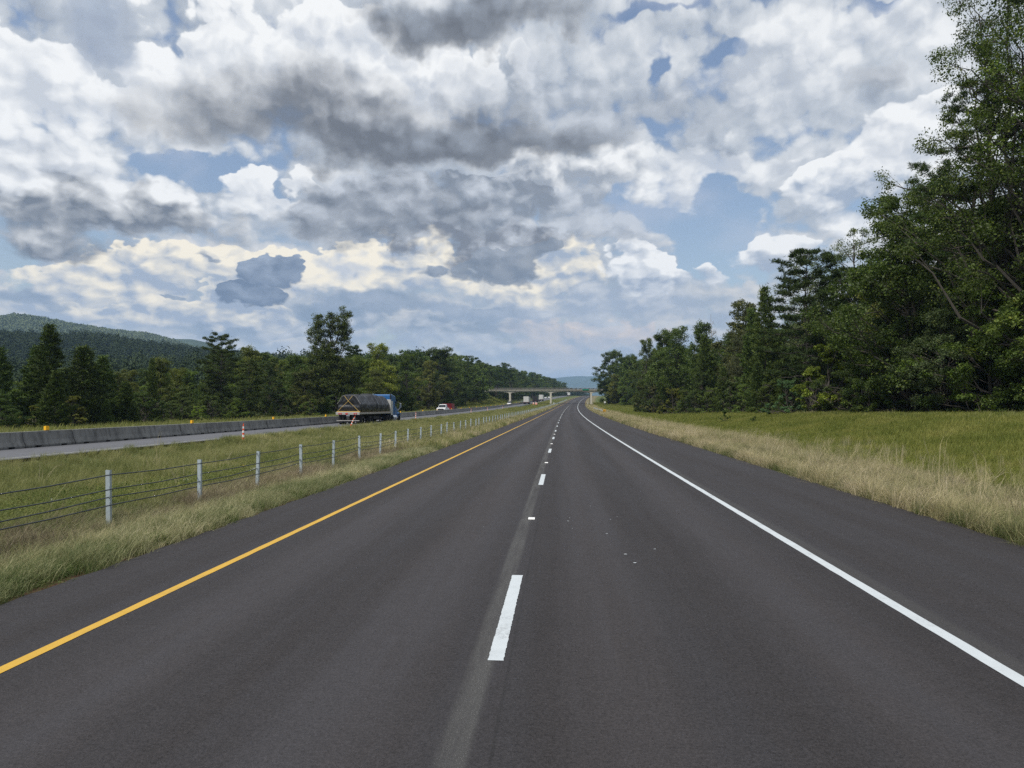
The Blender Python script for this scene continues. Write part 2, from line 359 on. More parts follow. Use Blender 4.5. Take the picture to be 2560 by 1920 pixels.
M['leaf']=leafmat('broad_leaves',.32); M['needle']=leafmat('conifer_needles',.12,.7)
# road coordinate: metres to the right of the road axis, and along it
def roadco(t):
    g=t.new('ShaderNodeNewGeometry').outputs['Position']; x,y,z=t.new('ShaderNodeSeparateXYZ',{0:g}).outputs
    o=t.m('SUBTRACT',x,t.m('DIVIDE',t.m('MULTIPLY',y,y),21400.)); return g,o,y,t.new('ShaderNodeCombineXYZ',{0:o,1:y}).outputs[0]
def band(t,o,c,w,soft):
    return t.mr(t.m('ABSOLUTE',t.m('SUBTRACT',o,c)),w,w+soft,1.,0.)
def f(t):
    g,o,y,v=roadco(t)
    ag=t.noise(g,95,3,.75); ag2=t.noise(g,38,3,.6); med=t.noise(g,1.3,5,.6)
    strk=t.noise(t.vm('MULTIPLY',v,(1.5,.06,1)),1.,5,.6); strk2=t.noise(t.vm('MULTIPLY',v,(5,.25,1)),1.,4,.6)
    wt=None
    for c0 in (-3.2,-1.4,.45,2.3):
        b=band(t,o,c0,.12,.55); wt=b if wt is None else t.m('MAXIMUM',wt,b)
    k=t.mr(ag,.33,.67,.62,1.38,False); k=t.m('MULTIPLY_ADD',t.m('SUBTRACT',ag2,.5),1.6,k); k=t.m('MULTIPLY_ADD',t.m('SUBTRACT',t.noise(g,9,4,.6),.5),.5,k)
    k=t.m('MULTIPLY_ADD',t.m('SUBTRACT',strk,.5),.75,k); k=t.m('MULTIPLY_ADD',t.m('SUBTRACT',strk2,.5),.22,k); k=t.m('MULTIPLY_ADD',t.m('SUBTRACT',med,.5),.22,k)
    k=t.m('MULTIPLY_ADD',wt,.27,k)
    ln=t.m('MULTIPLY',t.m('GREATER_THAN',o,-.4),t.m('LESS_THAN',o,3.2)); k=t.m('MULTIPLY_ADD',ln,-.05,k)
    col=t.vm('SCALE',t.mix(t.mr(strk,.35,.65),(.0385,.0350,.0365),(.0370,.0352,.0385)),scale=k)
    # ground-off old line beside the dashes, with leftover paint specks; worn edge beside the white line
    spk=t.mr(t.noise(g,150,2,.8),.60,.68); fade=t.mr(t.noise(t.vm('MULTIPLY',v,(6,.5,1)),1.3,4,.6),.35,.6)
    gr=t.m('MULTIPLY',band(t,o,-.60,.06,.06),t.m('MULTIPLY_ADD',fade,.6,.4)); gr2=t.m('MULTIPLY',band(t,o,3.38,.05,.11),.55)
    gg=t.m('MAXIMUM',gr,gr2)
    col=t.mix(t.m('MULTIPLY',gg,.55),col,(.085,.085,.082)); col=t.mix(t.m('MULTIPLY',t.m('MULTIPLY',gr,spk),.8),col,(.34,.34,.33))
    seam=t.m('MULTIPLY',band(t,o,-.385,.003,.012),.35); col=t.mix(seam,col,(.02,.02,.021))
    hh=t.m('ADD',ag,t.m('MULTIPLY',ag2,.7))
    return bsdf(t,col,t.m('MULTIPLY_ADD',ag2,.2,.70),normal=bump(t,hh,.8,.012),spec=.22)
M['asphalt']=mat('fresh_dark_asphalt',f)
def f(t):
    g,o,y,v=roadco(t)
    ag=t.noise(g,60,3,.7); med=t.noise(g,.8,5,.6); strk=t.noise(t.vm('MULTIPLY',v,(2.0,.07,1)),1.,5,.6)
    crk=t.new('ShaderNodeTexVoronoi',{'Vector':t.vm('ADD',g,t.vm('SCALE',t.noise(g,1.5,3,.5,out='Color'),scale=.6)),'Scale':.35},feature='DISTANCE_TO_EDGE').outputs['Distance']
    k=t.m('MULTIPLY_ADD',t.m('SUBTRACT',ag,.5),.5,1.); k=t.m('MULTIPLY_ADD',t.m('SUBTRACT',strk,.5),.7,k); k=t.m('MULTIPLY_ADD',t.m('SUBTRACT',med,.5),.3,k)
    k=t.m('MULTIPLY',k,t.mr(crk,.0,.012,.6,1.))
    return bsdf(t,t.vm('SCALE',(.100,.102,.113),scale=k),.75,normal=bump(t,ag,.4,.006))
M['asphalt_old']=mat('worn_grey_asphalt',f)
def paint(name,c,wear=.35):
    def f(t):
        g=t.new('ShaderNodeNewGeometry').outputs['Position']; n=t.noise(g,75,4,.75); m=t.noise(g,5,4,.6)
        k=t.m('MULTIPLY_ADD',t.m('SUBTRACT',m,.5),.25,1.); w=t.m('MULTIPLY',t.mr(n,.60,.72),wear)
        w2=t.m('MULTIPLY',t.mr(t.noise(g,1.1,5,.7),.52,.72),wear*.8); w=t.m('MAXIMUM',w,t.m('MULTIPLY',w2,t.mr(t.noise(g,30,3,.7),.42,.56)))
        return bsdf(t,t.mix(w,t.vm('SCALE',c,scale=k),(.09,.09,.09)),.6,normal=bump(t,n,.5,.006))
    return mat(name,f)
M['paint_white']=paint('white_road_paint',(.50,.54,.565),.55); M['paint_yellow']=paint('yellow_road_paint',(.54,.325,.035),.65); M['paint_old']=paint('worn_white_road_paint',(.40,.41,.41),.8)
def f(t):
    g,o,y,v=roadco(t)
    n1=t.noise(g,.35,5,.6); n2=t.noise(g,3.5,5,.65); n3=t.noise(g,22,4,.7)
    grn=t.ramp(n2,[(.3,(.045,.065,.020)),(.55,(.09,.11,.035)),(.8,(.15,.15,.06))])
    straw=t.ramp(n3,[(.3,(.10,.085,.045)),(.7,(.26,.22,.13))])
    dirt=t.ramp(n3,[(.3,(.07,.040,.026)),(.7,(.17,.105,.07))])
    rs=t.mr(t.m('MULTIPLY_ADD',t.m('SUBTRACT',n1,.5),5.,o),11.5,14.,1.,0.); rs=t.m('MULTIPLY',rs,t.m('GREATER_THAN',o,6.))
    col=t.mix(t.m('MULTIPLY',rs,.85),grn,straw)
    ms=t.m('MULTIPLY',band(t,o,-7.3,1.5,1.2),t.mr(n1,.3,.6)); col=t.mix(t.m('MULTIPLY',ms,.6),col,straw)
    e1=band(t,t.m('MULTIPLY_ADD',t.m('SUBTRACT',n2,.5),.5,o),-5.55,.12,.3); e2=band(t,t.m('MULTIPLY_ADD',t.m('SUBTRACT',n2,.5),.4,o),6.5,.08,.2)
    e3=t.m('MULTIPLY',t.mr(t.m('ADD',n2,t.mr(o,-5.6,-7.2,.12,-.4,False)),.42,.60),t.m('LESS_THAN',o,-5.3))
    col=t.mix(t.m('MAXIMUM',t.m('MAXIMUM',e1,e2),t.m('MULTIPLY',e3,.7)),col,dirt)
    return bsdf(t,col,.95,normal=bump(t,t.m('ADD',n3,n2),.8,.06),spec=.1)
M['ground']=mat('grassy_soil',f)
def f(t):
    g=t.new('ShaderNodeNewGeometry').outputs['Position']; n=t.noise(g,.02,5,.6)
    return bsdf(t,t.ramp(n,[(.3,(.03,.05,.022)),(.7,(.05,.075,.03))]),.95,spec=.1)
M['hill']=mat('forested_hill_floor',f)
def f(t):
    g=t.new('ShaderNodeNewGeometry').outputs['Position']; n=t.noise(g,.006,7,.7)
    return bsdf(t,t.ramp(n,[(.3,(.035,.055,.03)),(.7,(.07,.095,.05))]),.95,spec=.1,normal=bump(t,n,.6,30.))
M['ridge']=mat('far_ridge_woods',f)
def blade(name,a,b,c):
    def f(t):
        oi=t.new('ShaderNodeObjectInfo'); r=t.new('ShaderNodeAttribute',attribute_name='rnd').outputs['Fac']
        n=t.noise(oi.outputs['Location'],.33,3,.6); h=t.m('ADD',t.m('MULTIPLY',r,.5),t.m('MULTIPLY_ADD',t.m('SUBTRACT',n,.5),1.7,t.m('MULTIPLY_ADD',oi.outputs['Random'],.25,.12)))
        col=t.ramp(h,[(.1,a),(.5,b),(.9,c)]); d=bsdf(t,col,.6,spec=.2)
        return t.new('ShaderNodeMixShader',{0:.38,1:d,2:t.new('ShaderNodeBsdfTranslucent',{'Color':col}).outputs[0]}).outputs[0]
    return mat(name,f)
M['g_green']=blade('green_blades',(.060,.105,.028),(.115,.155,.045),(.23,.24,.09))
M['g_field']=blade('field_blades',(.115,.145,.026),(.205,.230,.048),(.32,.305,.09))
M['g_straw']=blade('straw_blades',(.18,.20,.08),(.44,.385,.205),(.66,.56,.40))
M['g_mix']=blade('mown_verge_blades',(.10,.135,.05),(.25,.26,.12),(.52,.47,.29))
M['g_lime']=blade('lime_weed_leaves',(.085,.125,.030),(.155,.185,.045),(.28,.27,.08))
M['g_brown']=blade('dead_brown_stems',(.11,.095,.06),(.23,.19,.12),(.38,.32,.21))
M['g_olive']=blade('olive_tall_blades',(.13,.155,.05),(.25,.26,.09),(.42,.39,.19))
M['flower']=simple('white_flower_heads',(.55,.58,.50),.7); M['goldflower']=simple('yellow_flower_heads',(.65,.45,.04),.7)

# ================================================================= large structure: ground, roads, markings
ou=np.array([-9000,-5000,-2500,-1200,-600,-350,-220,-150,-110,-90,-75,-65,-58,-52,-47,-43,-40,-37.5,-35,-33.3,-32,-31.45,-31.3,-28,-24,-20.1,-19.95,-19.8,-19.4,-18.5,-17,-15,-13,-11,-9.5,-8.5,-7.5,-6.6,-6,-5.6,-5.46,-5.3,-2,2,6.3,6.45,6.6,6.9,7.5,8.3,9.2,10.2,11.4,12.6,14,15.5,17,19,21,23,25,27,29,32,36,41,48,58,75,100,150,210,350,600,1200,2500,5000,9000])
oy=np.concatenate([[-400,-150,-60,-30,-15],np.arange(-8,60,1.0),np.arange(60,200,3),np.arange(200,520,6),np.arange(520,1200,20),[1250,1350,1500,1800,2400,3500,6000,11000]])
U_,Y_=np.meshgrid(ou,oy); X_=U_+shift(Y_)*np.clip(1-(np.abs(U_)-400)/3000,0,1)
Z_=ground_z(np.where(np.abs(U_)<400,X_,U_+shift(Y_)),Y_)
Z_=np.where(Y_>1800,np.minimum(Z_,6),Z_)
gm=npmesh('ground',np.stack([X_,Y_,Z_],-1).reshape(-1,3),grid_faces(len(ou),len(oy)),M['ground'],smooth=True)
ground=tag(put(D.objects.new('ground',gm)),'grassy verges, median and sloping field around the highway',kind='structure')
def strip(name,o0,o1,y0,y1,mt,dz,parent=None,step=2.,slope=0.,nx=2,jit=0.,kind=None,zbase=None):
    ys=np.unique(np.concatenate([np.arange(y0,min(y1,60),step) if y0<60 else [],np.arange(max(y0,60),y1,4.) if y1>60 else [],[y0,y1]]))
    ox=np.linspace(o0,o1,nx); A,B=np.meshgrid(ox,ys)
    if jit:
        j=np.interp(ys,ys,rng.uniform(-jit,jit,len(ys))); A=A.copy(); A[:,0]+=rng.uniform(-jit,jit,len(ys)); A[:,-1]+=rng.uniform(-jit,jit,len(ys))
    z=rz(B)+dz+slope*(A-(zbase if zbase is not None else o1))
    me=npmesh(name,np.stack([A+shift(B),B,z],-1).reshape(-1,3),grid_faces(nx,len(ys)),mt)
    o=put(D.objects.new(name,me),parent)
    if kind: o['kind']=kind
    return o
road=strip('road',-5.46,6.45,-12,1300,M['asphalt'],0.0,step=.25,nx=14,jit=.035,kind='structure')
tag(road,'freshly paved dark asphalt carriageway')
strip('yellow_edge_line',-4.15,-4.045,-12,1300,M['paint_yellow'],.004,road,jit=.004,step=.3)
strip('white_edge_line',3.18,3.305,-12,1300,M['paint_white'],.004,road,jit=.004,step=.3)
dm=None
for k in range(-1,64):
    y0=5.45+12.19*k
    if k<12:
        d=strip('lane_dash',-.555,-.435,y0,y0+2.75,M['paint_white'],.004,road,jit=.0035,step=.03)
    else: d=strip('lane_dash',-.56,-.43,y0,y0+2.75,M['paint_white'],.004,road)
mk=MB().prism([(-.06,0),(.06,0),(.035,.022),(-.035,.022)],-.055,.055,'x').mesh('lane_reflector'); mk.materials.append(M['reflect'])
for k in range(0,26):
    o=put(D.objects.new('lane_reflector',mk),road); o.location=P(-.50,12.3+12.19*k*(2 if k>3 else 1),.004)
fl=MB()
for k in range(46):
    y=RND.uniform(7,26) if k>14 else 14+k*.75; x=(.55+.0*y+RND.uniform(-.04,.04)+ .012*(y-10) if k<15 else RND.choice([.35,.9,1.05,-1.4])+RND.uniform(-.25,.25)); s_=RND.uniform(.006,.022)
    fl.add([(x-s_,y-s_*.7,.006),(x+s_,y-s_*.5,.006),(x+s_*.8,y+s_,.006),(x-s_*.6,y+s_*.6,.006)],[(0,1,2,3)])
tag(fl.build('paint_flecks',M['paint_white'],road),kind='stuff')
road2=strip('old_road',-31.4,-19.95,-12,1300,M['asphalt_old'],0.0,step=1,nx=6,slope=.02,jit=.05,kind='structure',zbase=-20.4)
tag(road2,'older pale grey carriageway beyond the grassy median')
strip('white_edge_line',-20.72,-20.58,-12,1300,M['paint_old'],.006,road2,jit=.01,slope=.02,zbase=-20.4)

# ---- far hills
def ridge_mesh(name,pts,depth,mt,base=-3,nx=120,ny=10,rough=6,foot=1.0):
    """pts: (x, y, crest height); the slope comes down towards the viewer over `depth` metres"""
    pts=np.array(pts,float); s=np.linspace(0,1,len(pts)); u=np.linspace(0,1,nx)
    cx,cy,cz=[np.interp(u,s,pts[:,i]) for i in range(3)]
    V=[]
    for j in range(ny*2):
        w=(j/(ny-1)) ; back=max(w-1,0); k=1-min(w,1)
        d=depth*(1-min(w,1))-depth*back
        prof=np.sin(np.clip(1-abs(w-1),0,1)*math.pi/2)**foot
        r=np.hypot(cx,cy); X=cx*(1-d/r); Y=cy*(1-d/r)
        Z=base+(cz-base)*prof+rough*wob(X,Y,.012)*prof*(w>0)*min(1.,abs(1-w)*4+.15)
        V.append(np.stack([X,Y,Z],-1))
    V=np.array(V).reshape(-1,3); me=npmesh(name,V,grid_faces(nx,ny*2),mt,smooth=True); return me,V
# ================================================================= trees
def unit(v): return v/(np.linalg.norm(v,axis=-1,keepdims=True)+1e-9)
def leaf_faces(C,N,size,r,aspect=.62,droop=None):
    """rhombus leaves at centres C facing N"""
    n=len(C); a=unit(np.cross(N,r.normal(size=(n,3)))); b=np.cross(N,a); s=(size*r.uniform(.65,1.35,n))[:,None]
    V=np.stack([C-a*s*.5,C+b*s*.5*aspect,C+a*s*.5,C-b*s*.5*aspect],1).reshape(-1,3)
    return V
def clump_leaves(cc,rad,n,r,flat=.75,size=.2,outward=None,up=.45):
    """leaves spread through one clump: shells denser than the core, edges ragged"""
    d=unit(r.normal(size=(n,3))); k=r.uniform(0,1,n)**.45; k*=1+.35*r.normal(size=n)*.5
    C=cc+d*k[:,None]*np.array([rad,rad,rad*flat])
    N=unit(d*.6+r.normal(size=(n,3))*.7+np.array([0,0,up])); return C,N
def limb(mb,p0,p1,r0,r1,r,seg=5,sag=.08,n=5,wig=.04):
    p0=np.array(p0,float); p1=np.array(p1,float); L=np.linalg.norm(p1-p0); pts=[];rr=[]
    for i in range(seg+1):
        t=i/seg; p=p0+(p1-p0)*t; p[2]+=math.sin(t*math.pi)*L*sag
        if 0<i<seg: p+=r.normal(size=3)*L*wig
        pts.append(p); rr.append(r0+(r1-r0)*t**.8)
    mb.tube(pts,rr,n,cap=False); return pts
def broadleaf(seed,h=18,w=10,crad=.072,base=.18,nclump=46,leaves=16000,size=.2,shape=1.0,open_=0.,lobes=None,multi=1,lean=0.,trunk_r=None,dens_top=0):
    r=np.random.default_rng(seed); mb=MB(); tr=trunk_r or h*.016
    tops=[]
    for m_ in range(multi):
        a=r.uniform(0,6.28); tp=np.array([math.cos(a)*w*.12*(multi>1)+lean*h,math.sin(a)*w*.12*(multi>1),h*.93])
        pts=limb(mb,(0.15*m_,0,-.3),tp,tr*(1.1 if m_==0 else .8),tr*.12,r,9,0,8,.012); tops.append(np.array(pts))
    cs=[]; k=0; tries=0
    lob=lobes
    while len(cs)<nclump and tries<9000:
        tries+=1
        if lob is not None:
            L=lob[r.integers(len(lob))]; d=unit(r.normal(size=3)); q=r.uniform(.25,1)**.6
            c=np.array(L[:3])*np.array([1,1,1])+d*q*np.array(L[3:6])
        else:
            t=r.uniform(0,1); z=h*(base+(1-base)*t)
            prof=(math.sin(min(1.,(t*1.15+.12))*math.pi*.94))**.6*shape if t<.99 else .1
            prof*=(1+.28*math.sin(seed*1.7+t*9)+.15*math.sin(t*21+seed))
            a=r.uniform(0,6.28); q=r.uniform(.1,1)**.55
            rr_=w/2*prof*q*(1+.22*math.sin(a*2+seed)+.15*math.sin(a*3+seed*2.1)); c=np.array([math.cos(a)*rr_+lean*z,math.sin(a)*rr_,z])
        sp=h*crad*.84*(1-open_*.1)
        if all(np.linalg.norm(c-o)>sp for o in cs): cs.append(c)
    per=leaves//max(1,len(cs)); CC=[];NN=[]
    for c in cs:
        rad=h*crad*r.uniform(.7,1.35)*(1-.25*open_)
        tk=tops[r.integers(len(tops))]; zi=max(0.1,c[2]-abs(r.normal())*h*.08-np.hypot(c[0],c[1])*.55); j=np.argmin(np.abs(tk[:,2]-zi)); p0=tk[j]
        fr=max(.1,1-p0[2]/h)
        pts=limb(mb,p0,c,tr*.38*fr+.03,.018,r,4,.05,4,.05)
        for _ in range(2):
            e=c+unit(r.normal(size=3)+np.array([0,0,.3]))*rad*.8; limb(mb,pts[-2],e,.022,.008,r,2,0.02,3,.03)
        # a clump is several twigs' worth of leaves, so its outline stays ragged
        nt=5
        for _ in range(nt):
            cc=c+unit(r.normal(size=3))*rad*.62*np.array([1,1,.7]); n=int(per/nt*r.uniform(.5,1.5))
            C,N=clump_leaves(cc,rad*.62,n,r,.7,size); CC.append(C); NN.append(N)
    CC=np.concatenate(CC); NN=np.concatenate(NN); V=leaf_faces(CC,NN,size,r)
    n=len(CC); return mb,V,np.arange(n*4).reshape(n,4),r.uniform(0,1,n)
def needle_tufts(C,D_,r,L=.24,nn=9,wd=.020):
    """star of thin needles bundles around each tuft centre, opening along D_"""
    n=len(C); V=[];
    for k in range(nn):
        d=unit(D_+r.normal(size=(n,3))*.75); l=(L*r.uniform(.7,1.2,n))[:,None]; s=unit(np.cross(d,r.normal(size=(n,3))))*wd
        V.append(np.stack([C-s,C+s,C+d*l+s*.4,C+d*l-s*.4],1))
    V=np.concatenate(V).reshape(-1,3); return V,np.arange(len(V)).reshape(-1,4)
def pine(seed,h=19,w=10,base=.3,nb=46,tufts=4200,L=.26,nn=8,wd=.024,dead=8,flat=1.0,topk=.55):
    r=np.random.default_rng(seed); mb=MB(); tr=h*.0125
    tk=np.array(limb(mb,(0,0,-.3),(r.normal()*.2,r.normal()*.2,h*.98),tr,tr*.1,r,10,0,8,.006)); CC=[];DD=[]
    ends=[]
    for i in range(nb):
        t=(i+r.uniform(-.5,.5))/nb; t=min(max(t,0),1); z=h*(base+(.98-base)*t)
        prof=(1-t)**topk*(.65+.35*min(1,t*5))+.05
        l=w/2*prof*r.uniform(.55,1.15); a=i*2.4+r.normal()*.3; el=.05+.5*t+r.normal()*.1
        p0=np.array([np.interp(z,tk[:,2],tk[:,0]),np.interp(z,tk[:,2],tk[:,1]),z]); e=p0+np.array([math.cos(a)*l,math.sin(a)*l,l*math.sin(el)*.6])
        pts=limb(mb,p0,e,.035+.05*(1-t),.015,r,5,-.04,4,.03); m=max(3,int(tufts/nb*(l/(w/2)+.25)))
        for q in range(max(3,int(l*2.2))):
            s=r.uniform(.35,1.0); pc=p0+(e-p0)*s; side=np.array([-math.sin(a),math.cos(a),0])*r.choice([-1,1]); sl=l*.33*(1.15-s)*r.uniform(.5,1.2)+.25
            pe=pc+(side*.8+np.array([math.cos(a),math.sin(a),0])*.5)*sl+np.array([0,0,.12*sl]); limb(mb,pc,pe,.02,.008,r,2,0,3,.02)
            n=int(m/max(3,int(l*2.2))*r.uniform(.6,1.5))+1; u=r.uniform(.3,1.12,n)[:,None]
            CC.append(pc+(pe-pc)*u+r.normal(size=(n,3))*np.array([.22,.22,.10])*flat); DD.append(np.tile(unit(pe-pc)*.5+np.array([0,0,.7]),(n,1)))
    for i in range(dead):
        z=h*r.uniform(base*.35,base*1.2); a=r.uniform(0,6.28); l=r.uniform(.8,2.4); p0=np.array([np.interp(z,tk[:,2],tk[:,0]),np.interp(z,tk[:,2],tk[:,1]),z])
        limb(mb,p0,p0+np.array([math.cos(a)*l,math.sin(a)*l,r.uniform(-.2,.4)]),.03,.008,r,3,0,4,.05)
    CC=np.concatenate(CC); DD=np.concatenate(DD); V,F=needle_tufts(CC,DD,r,L,nn,wd)
    return mb,V,F,np.tile(r.uniform(0,1,len(CC)),nn)
def cedar(seed,h=10,w=5,n=11000,size=.26,top=1.15,ragged=.25):
    """dense juniper cone foliated to the ground: upswept sprays on drooping boughs"""
    r=np.random.default_rng(seed); mb=MB(); limb(mb,(0,0,-.2),(0,0,h*.96),h*.014,.01,r,6,0,6,.004); CC=[];DD=[]
    nb=90
    for i in range(nb):
        t=(i+.5)/nb; z=h*(.04+.95*t); a=i*2.4+r.normal()*.25
        l=w/2*((1-t)**.8*(.85+.15*math.sin(t*17+seed))+.04)*r.uniform(1-ragged,1+ragged*.7)
        p0=np.array([0,0,z]); e=np.array([math.cos(a)*l,math.sin(a)*l,z+l*.28]); limb(mb,p0,e,.03,.008,r,2,-.05,3,.02)
        m=int(n/nb*(l/(w/2)+.12)*1.5); s=r.uniform(.15,1.,m)**.7
        C=p0+(e-p0)*s[:,None]+r.normal(size=(m,3))*np.array([.26,.26,.20])*(1.25-s)[:,None]*w/5; CC.append(C)
        DD.append(np.tile(np.array([math.cos(a)*.7,math.sin(a)*.7,.75]),(m,1)))
    CC=np.concatenate(CC); DD=np.concatenate(DD); k=len(CC)
    d=unit(DD+r.normal(size=(k,3))*.45); l=(size*r.uniform(.6,1.3,k))[:,None]; s=unit(np.cross(d,r.normal(size=(k,3))))*.045
    V=np.stack([CC-s,CC+s,CC+d*l+s*.25,CC+d*l-s*.25],1).reshape(-1,3); return mb,V,np.arange(k*4).reshape(k,4),r.uniform(0,1,k)
def bare(seed,h=18,w=7):
    r=np.random.default_rng(seed); mb=MB(); tk=np.array(limb(mb,(0,0,-.3),(0,0,h),h*.012,.02,r,9,0,7,.01))
    def rec(p,d,l,rad,k):
        e=p+d*l; limb(mb,p,e,rad,rad*.5,r,3,.03,4,.04)
        if k>0:
            for _ in range(3): rec(p+d*l*r.uniform(.45,1.),unit(d+r.normal(size=3)*.45+np.array([0,0,.25])),l*.6,rad*.5,k-1)
    for i in range(15):
        z=h*r.uniform(.5,.97); a=r.uniform(0,6.28); j=np.argmin(np.abs(tk[:,2]-z)); rec(tk[j],unit(np.array([math.cos(a),math.sin(a),1.1])),w*.3*(1.3-z/h),.035,3)
    return mb
PROTO={}
def proto(key,kind,**k):
    fn={'b':broadleaf,'p':pine,'c':cedar}[kind]; mb,V,F,a=fn(**k)
    tm=mb.mesh('trunk'); tm.materials.append(M['bark']); cm=npmesh('crown',V,F,M['leaf'] if kind=='b' else M['needle'],a)
    PROTO[key]=(tm,cm,k.get('h'))
DARK=(0.056,0.088,0.028); PINE=(0.049,0.083,0.029); CED=(0.058,0.092,0.026); MID=(0.090,0.135,0.034); OLV=(0.122,0.138,0.038); YEL=(0.147,0.188,0.029); BLU=(0.054,0.100,0.047); BRN=(0.109,0.081,0.047); AUT=(0.128,0.106,0.028); LIT=(0.096,0.144,0.036); GRY=(0.090,0.119,0.067)
def tree(key,name,x,y,h,color,label,group=None,cat='tree',wk=1.0,dz=-.1,rot=None,z=None):
    tm,cm,h0=PROTO[key]; s=h/h0
    color=(color[0]*.92,color[1]*.92,color[2]*.92)
    t=thing(name,label,cat,(x,y,(gz(x,y) if z is None else z)+dz),RND.uniform(0,6.28) if rot is None else rot,group); t.scale=(s*wk,s*wk,s)
    a=put(D.objects.new('trunk',tm),t); b=put(D.objects.new('crown',cm),t); v=RND.uniform(.88,1.12)
    b.color=(min(color[0],color[1]*.86)*v*RND.uniform(.93,1.07),color[1]*v,color[2]*v,1); return t
# ---- unique large trees of the right wood edge
proto('sweet','b',seed=11,h=33,w=17,base=.28,nclump=120,leaves=42000,size=.18,shape=1.0,open_=1.2,multi=2,crad=.058,trunk_r=.42)
proto('tallb','b',seed=12,h=33,w=15,base=.26,nclump=105,leaves=38000,size=.18,open_=1.2,multi=1,crad=.058,trunk_r=.48)
proto('tallpine','p',seed=13,h=31,w=13,base=.42,nb=62,tufts=7500,L=.30,nn=9,wd=.020,topk=.5)
proto('oak','b',seed=14,h=18,w=13,base=.12,nclump=110,leaves=52000,size=.19,open_=.35)
proto('wisp','b',seed=15,h=22,w=9,base=.35,nclump=50,leaves=13000,size=.17,open_=1.4)
proto('bigpine','p',seed=16,h=19,w=12.5,base=.22,nb=70,tufts=11000,L=.27,nn=8,wd=.024,topk=.42,flat=1.2,dead=14)
proto('bushtree','b',seed=17,h=12,w=9,base=.02,nclump=95,leaves=42000,size=.17,shape=1.05)
proto('bushtree2','b',seed=18,h=12,w=10,base=.02,nclump=80,leaves=36000,size=.19,shape=1.05,open_=.3)
proto('shrub','b',seed=19,h=5,w=5,base=.02,nclump=48,leaves=17000,size=.12,multi=3,shape=1.1)
proto('shrub2','b',seed=20,h=5,w=4.2,base=.02,nclump=40,leaves=12000,size=.13,multi=3,open_=.5)
proto('cedar','c',seed=21,h=10,w=5,n=15000,size=.26)
proto('cedar2','c',seed=22,h=10,w=6.2,n=15000,size=.26,ragged=.4)
proto('cedartall','c',seed=23,h=16,w=6.5,n=22000,size=.36,ragged=.4)
# ---- reused mid-distance trees
for i in range(4): proto('mid%d'%i,'b',seed=30+i,h=17,w=[10,11.5,9,12][i],base=[.1,.06,.15,.08][i],nclump=84,leaves=27000,size=.26,shape=1.0,open_=.2+.2*(i%2))
for i in range(2): proto('midpine%d'%i,'p',seed=40+i,h=17,w=9,base=.35,nb=44,tufts=3800,L=.34,nn=7,wd=.036,topk=.45)
proto('farA','b',seed=50,h=18,w=11,base=.08,nclump=60,leaves=9000,size=.42); proto('farB','b',seed=51,h=18,w=12,base=.05,nclump=60,leaves=9000,size=.44)
proto('farP','p',seed=52,h=18,w=9,base=.3,nb=34,tufts=1300,L=.6,nn=6,wd=.08,topk=.4)
# tall tree by the left carriageway: wide lower crown and three slender heads
proto('triple','b',seed=60,h=23.5,w=9,nclump=300,leaves=78000,size=.24,trunk_r=.3,multi=2,crad=.047,
      lobes=[(2.2,0,19.3,1.5,1.2,3.2),(2.2,0,19.3,1.5,1.2,3.2),(2.2,0,18.0,1.4,1.1,3.2),(2.4,0,16.4,1.1,.9,2.2),(-.5,.2,19.9,.9,.9,2.4),(-.5,.2,19.0,.9,.9,2.2),(-3.2,0,19.2,1.2,1.0,2.2),(-3.4,0,18.6,1.2,1.0,2.2),(-3.9,0,16.9,1.4,1.0,1.4),(-2,0,13.6,3.0,2.4,2.6),(-1.2,0,10.5,4.4,3.6,2.8),(0,0,7.,5.,4.5,3.5),(.6,0,4.5,5,4.5,3.5),(3.2,0,9.2,2.6,2.5,2.6)])
T=tree
KN={'mid0':'rounded broadleaf tree','mid1':'broad leafy tree','mid2':'uneven broadleaf tree','mid3':'full-crowned broadleaf tree','midpine0':'pine','midpine1':'slender pine','cedar':'cedar','cedar2':'broad cedar','farA':'broadleaf tree','farB':'wide broadleaf tree','farP':'pine','shrub':'shrub','shrub2':'loose shrub','bushtree':'tall leafy bush'}
def tone(c): return 'dark' if c[1]<.095 else 'olive' if c[0]>.11 else 'mid-green'
def lw(y): return 'left of the striped tube' if y<88 else 'between the striped tube and the truck' if y<118 else 'just left of the truck' if y<140 else 'behind the truck' if y<168 else 'between the truck and the white pickup' if y<200 else 'behind the pickup and red trailer'
# right wood edge, from the frame edge towards the bridge
T('sweet','broadleaf_tree',32.6,54.5,33.5,(0.058,0.088,0.025),'very tall open-crowned tree with forked dark limbs near the right picture edge',rot=1.0,wk=.76)
T('tallb','broadleaf_tree',33.6,51,34.5,(0.061,0.095,0.025),'very tall vine-hung tree with a thick straight trunk at the right picture edge',rot=2.2)
T('tallpine','pine_tree',32.2,57.5,27.0,PINE,'tall pine with tufted boughs jutting left out of the tallest trees',rot=.4)
T('tallb','broadleaf_tree',36.5,46.5,33,MID,'tall leafy tree cut by the right picture edge',rot=4.0)
T('sweet','broadleaf_tree',40.5,60,31,DARK,'tall dark tree standing behind the tallest trees on the right',rot=3.1)
T('oak','broadleaf_tree',30.2,63.5,20.0,(0.058,0.090,0.025),'broad feathery green tree leaning left below the tallest trees',rot=.7)
T('oak','broadleaf_tree',36.0,68,21.5,(0.064,0.090,0.027),'leafy tree with pale bare limb below the tall pine on the right',rot=2.9)
T('wisp','broadleaf_tree',36.4,90,22.6,GRY,'thin wispy pale tree rising between the dark pine and the broad green tree',rot=.2)
T('wisp','broadleaf_tree',33.0,97,20.5,GRY,'sparse grey-green tree just left of the round-topped pine',rot=1.9)
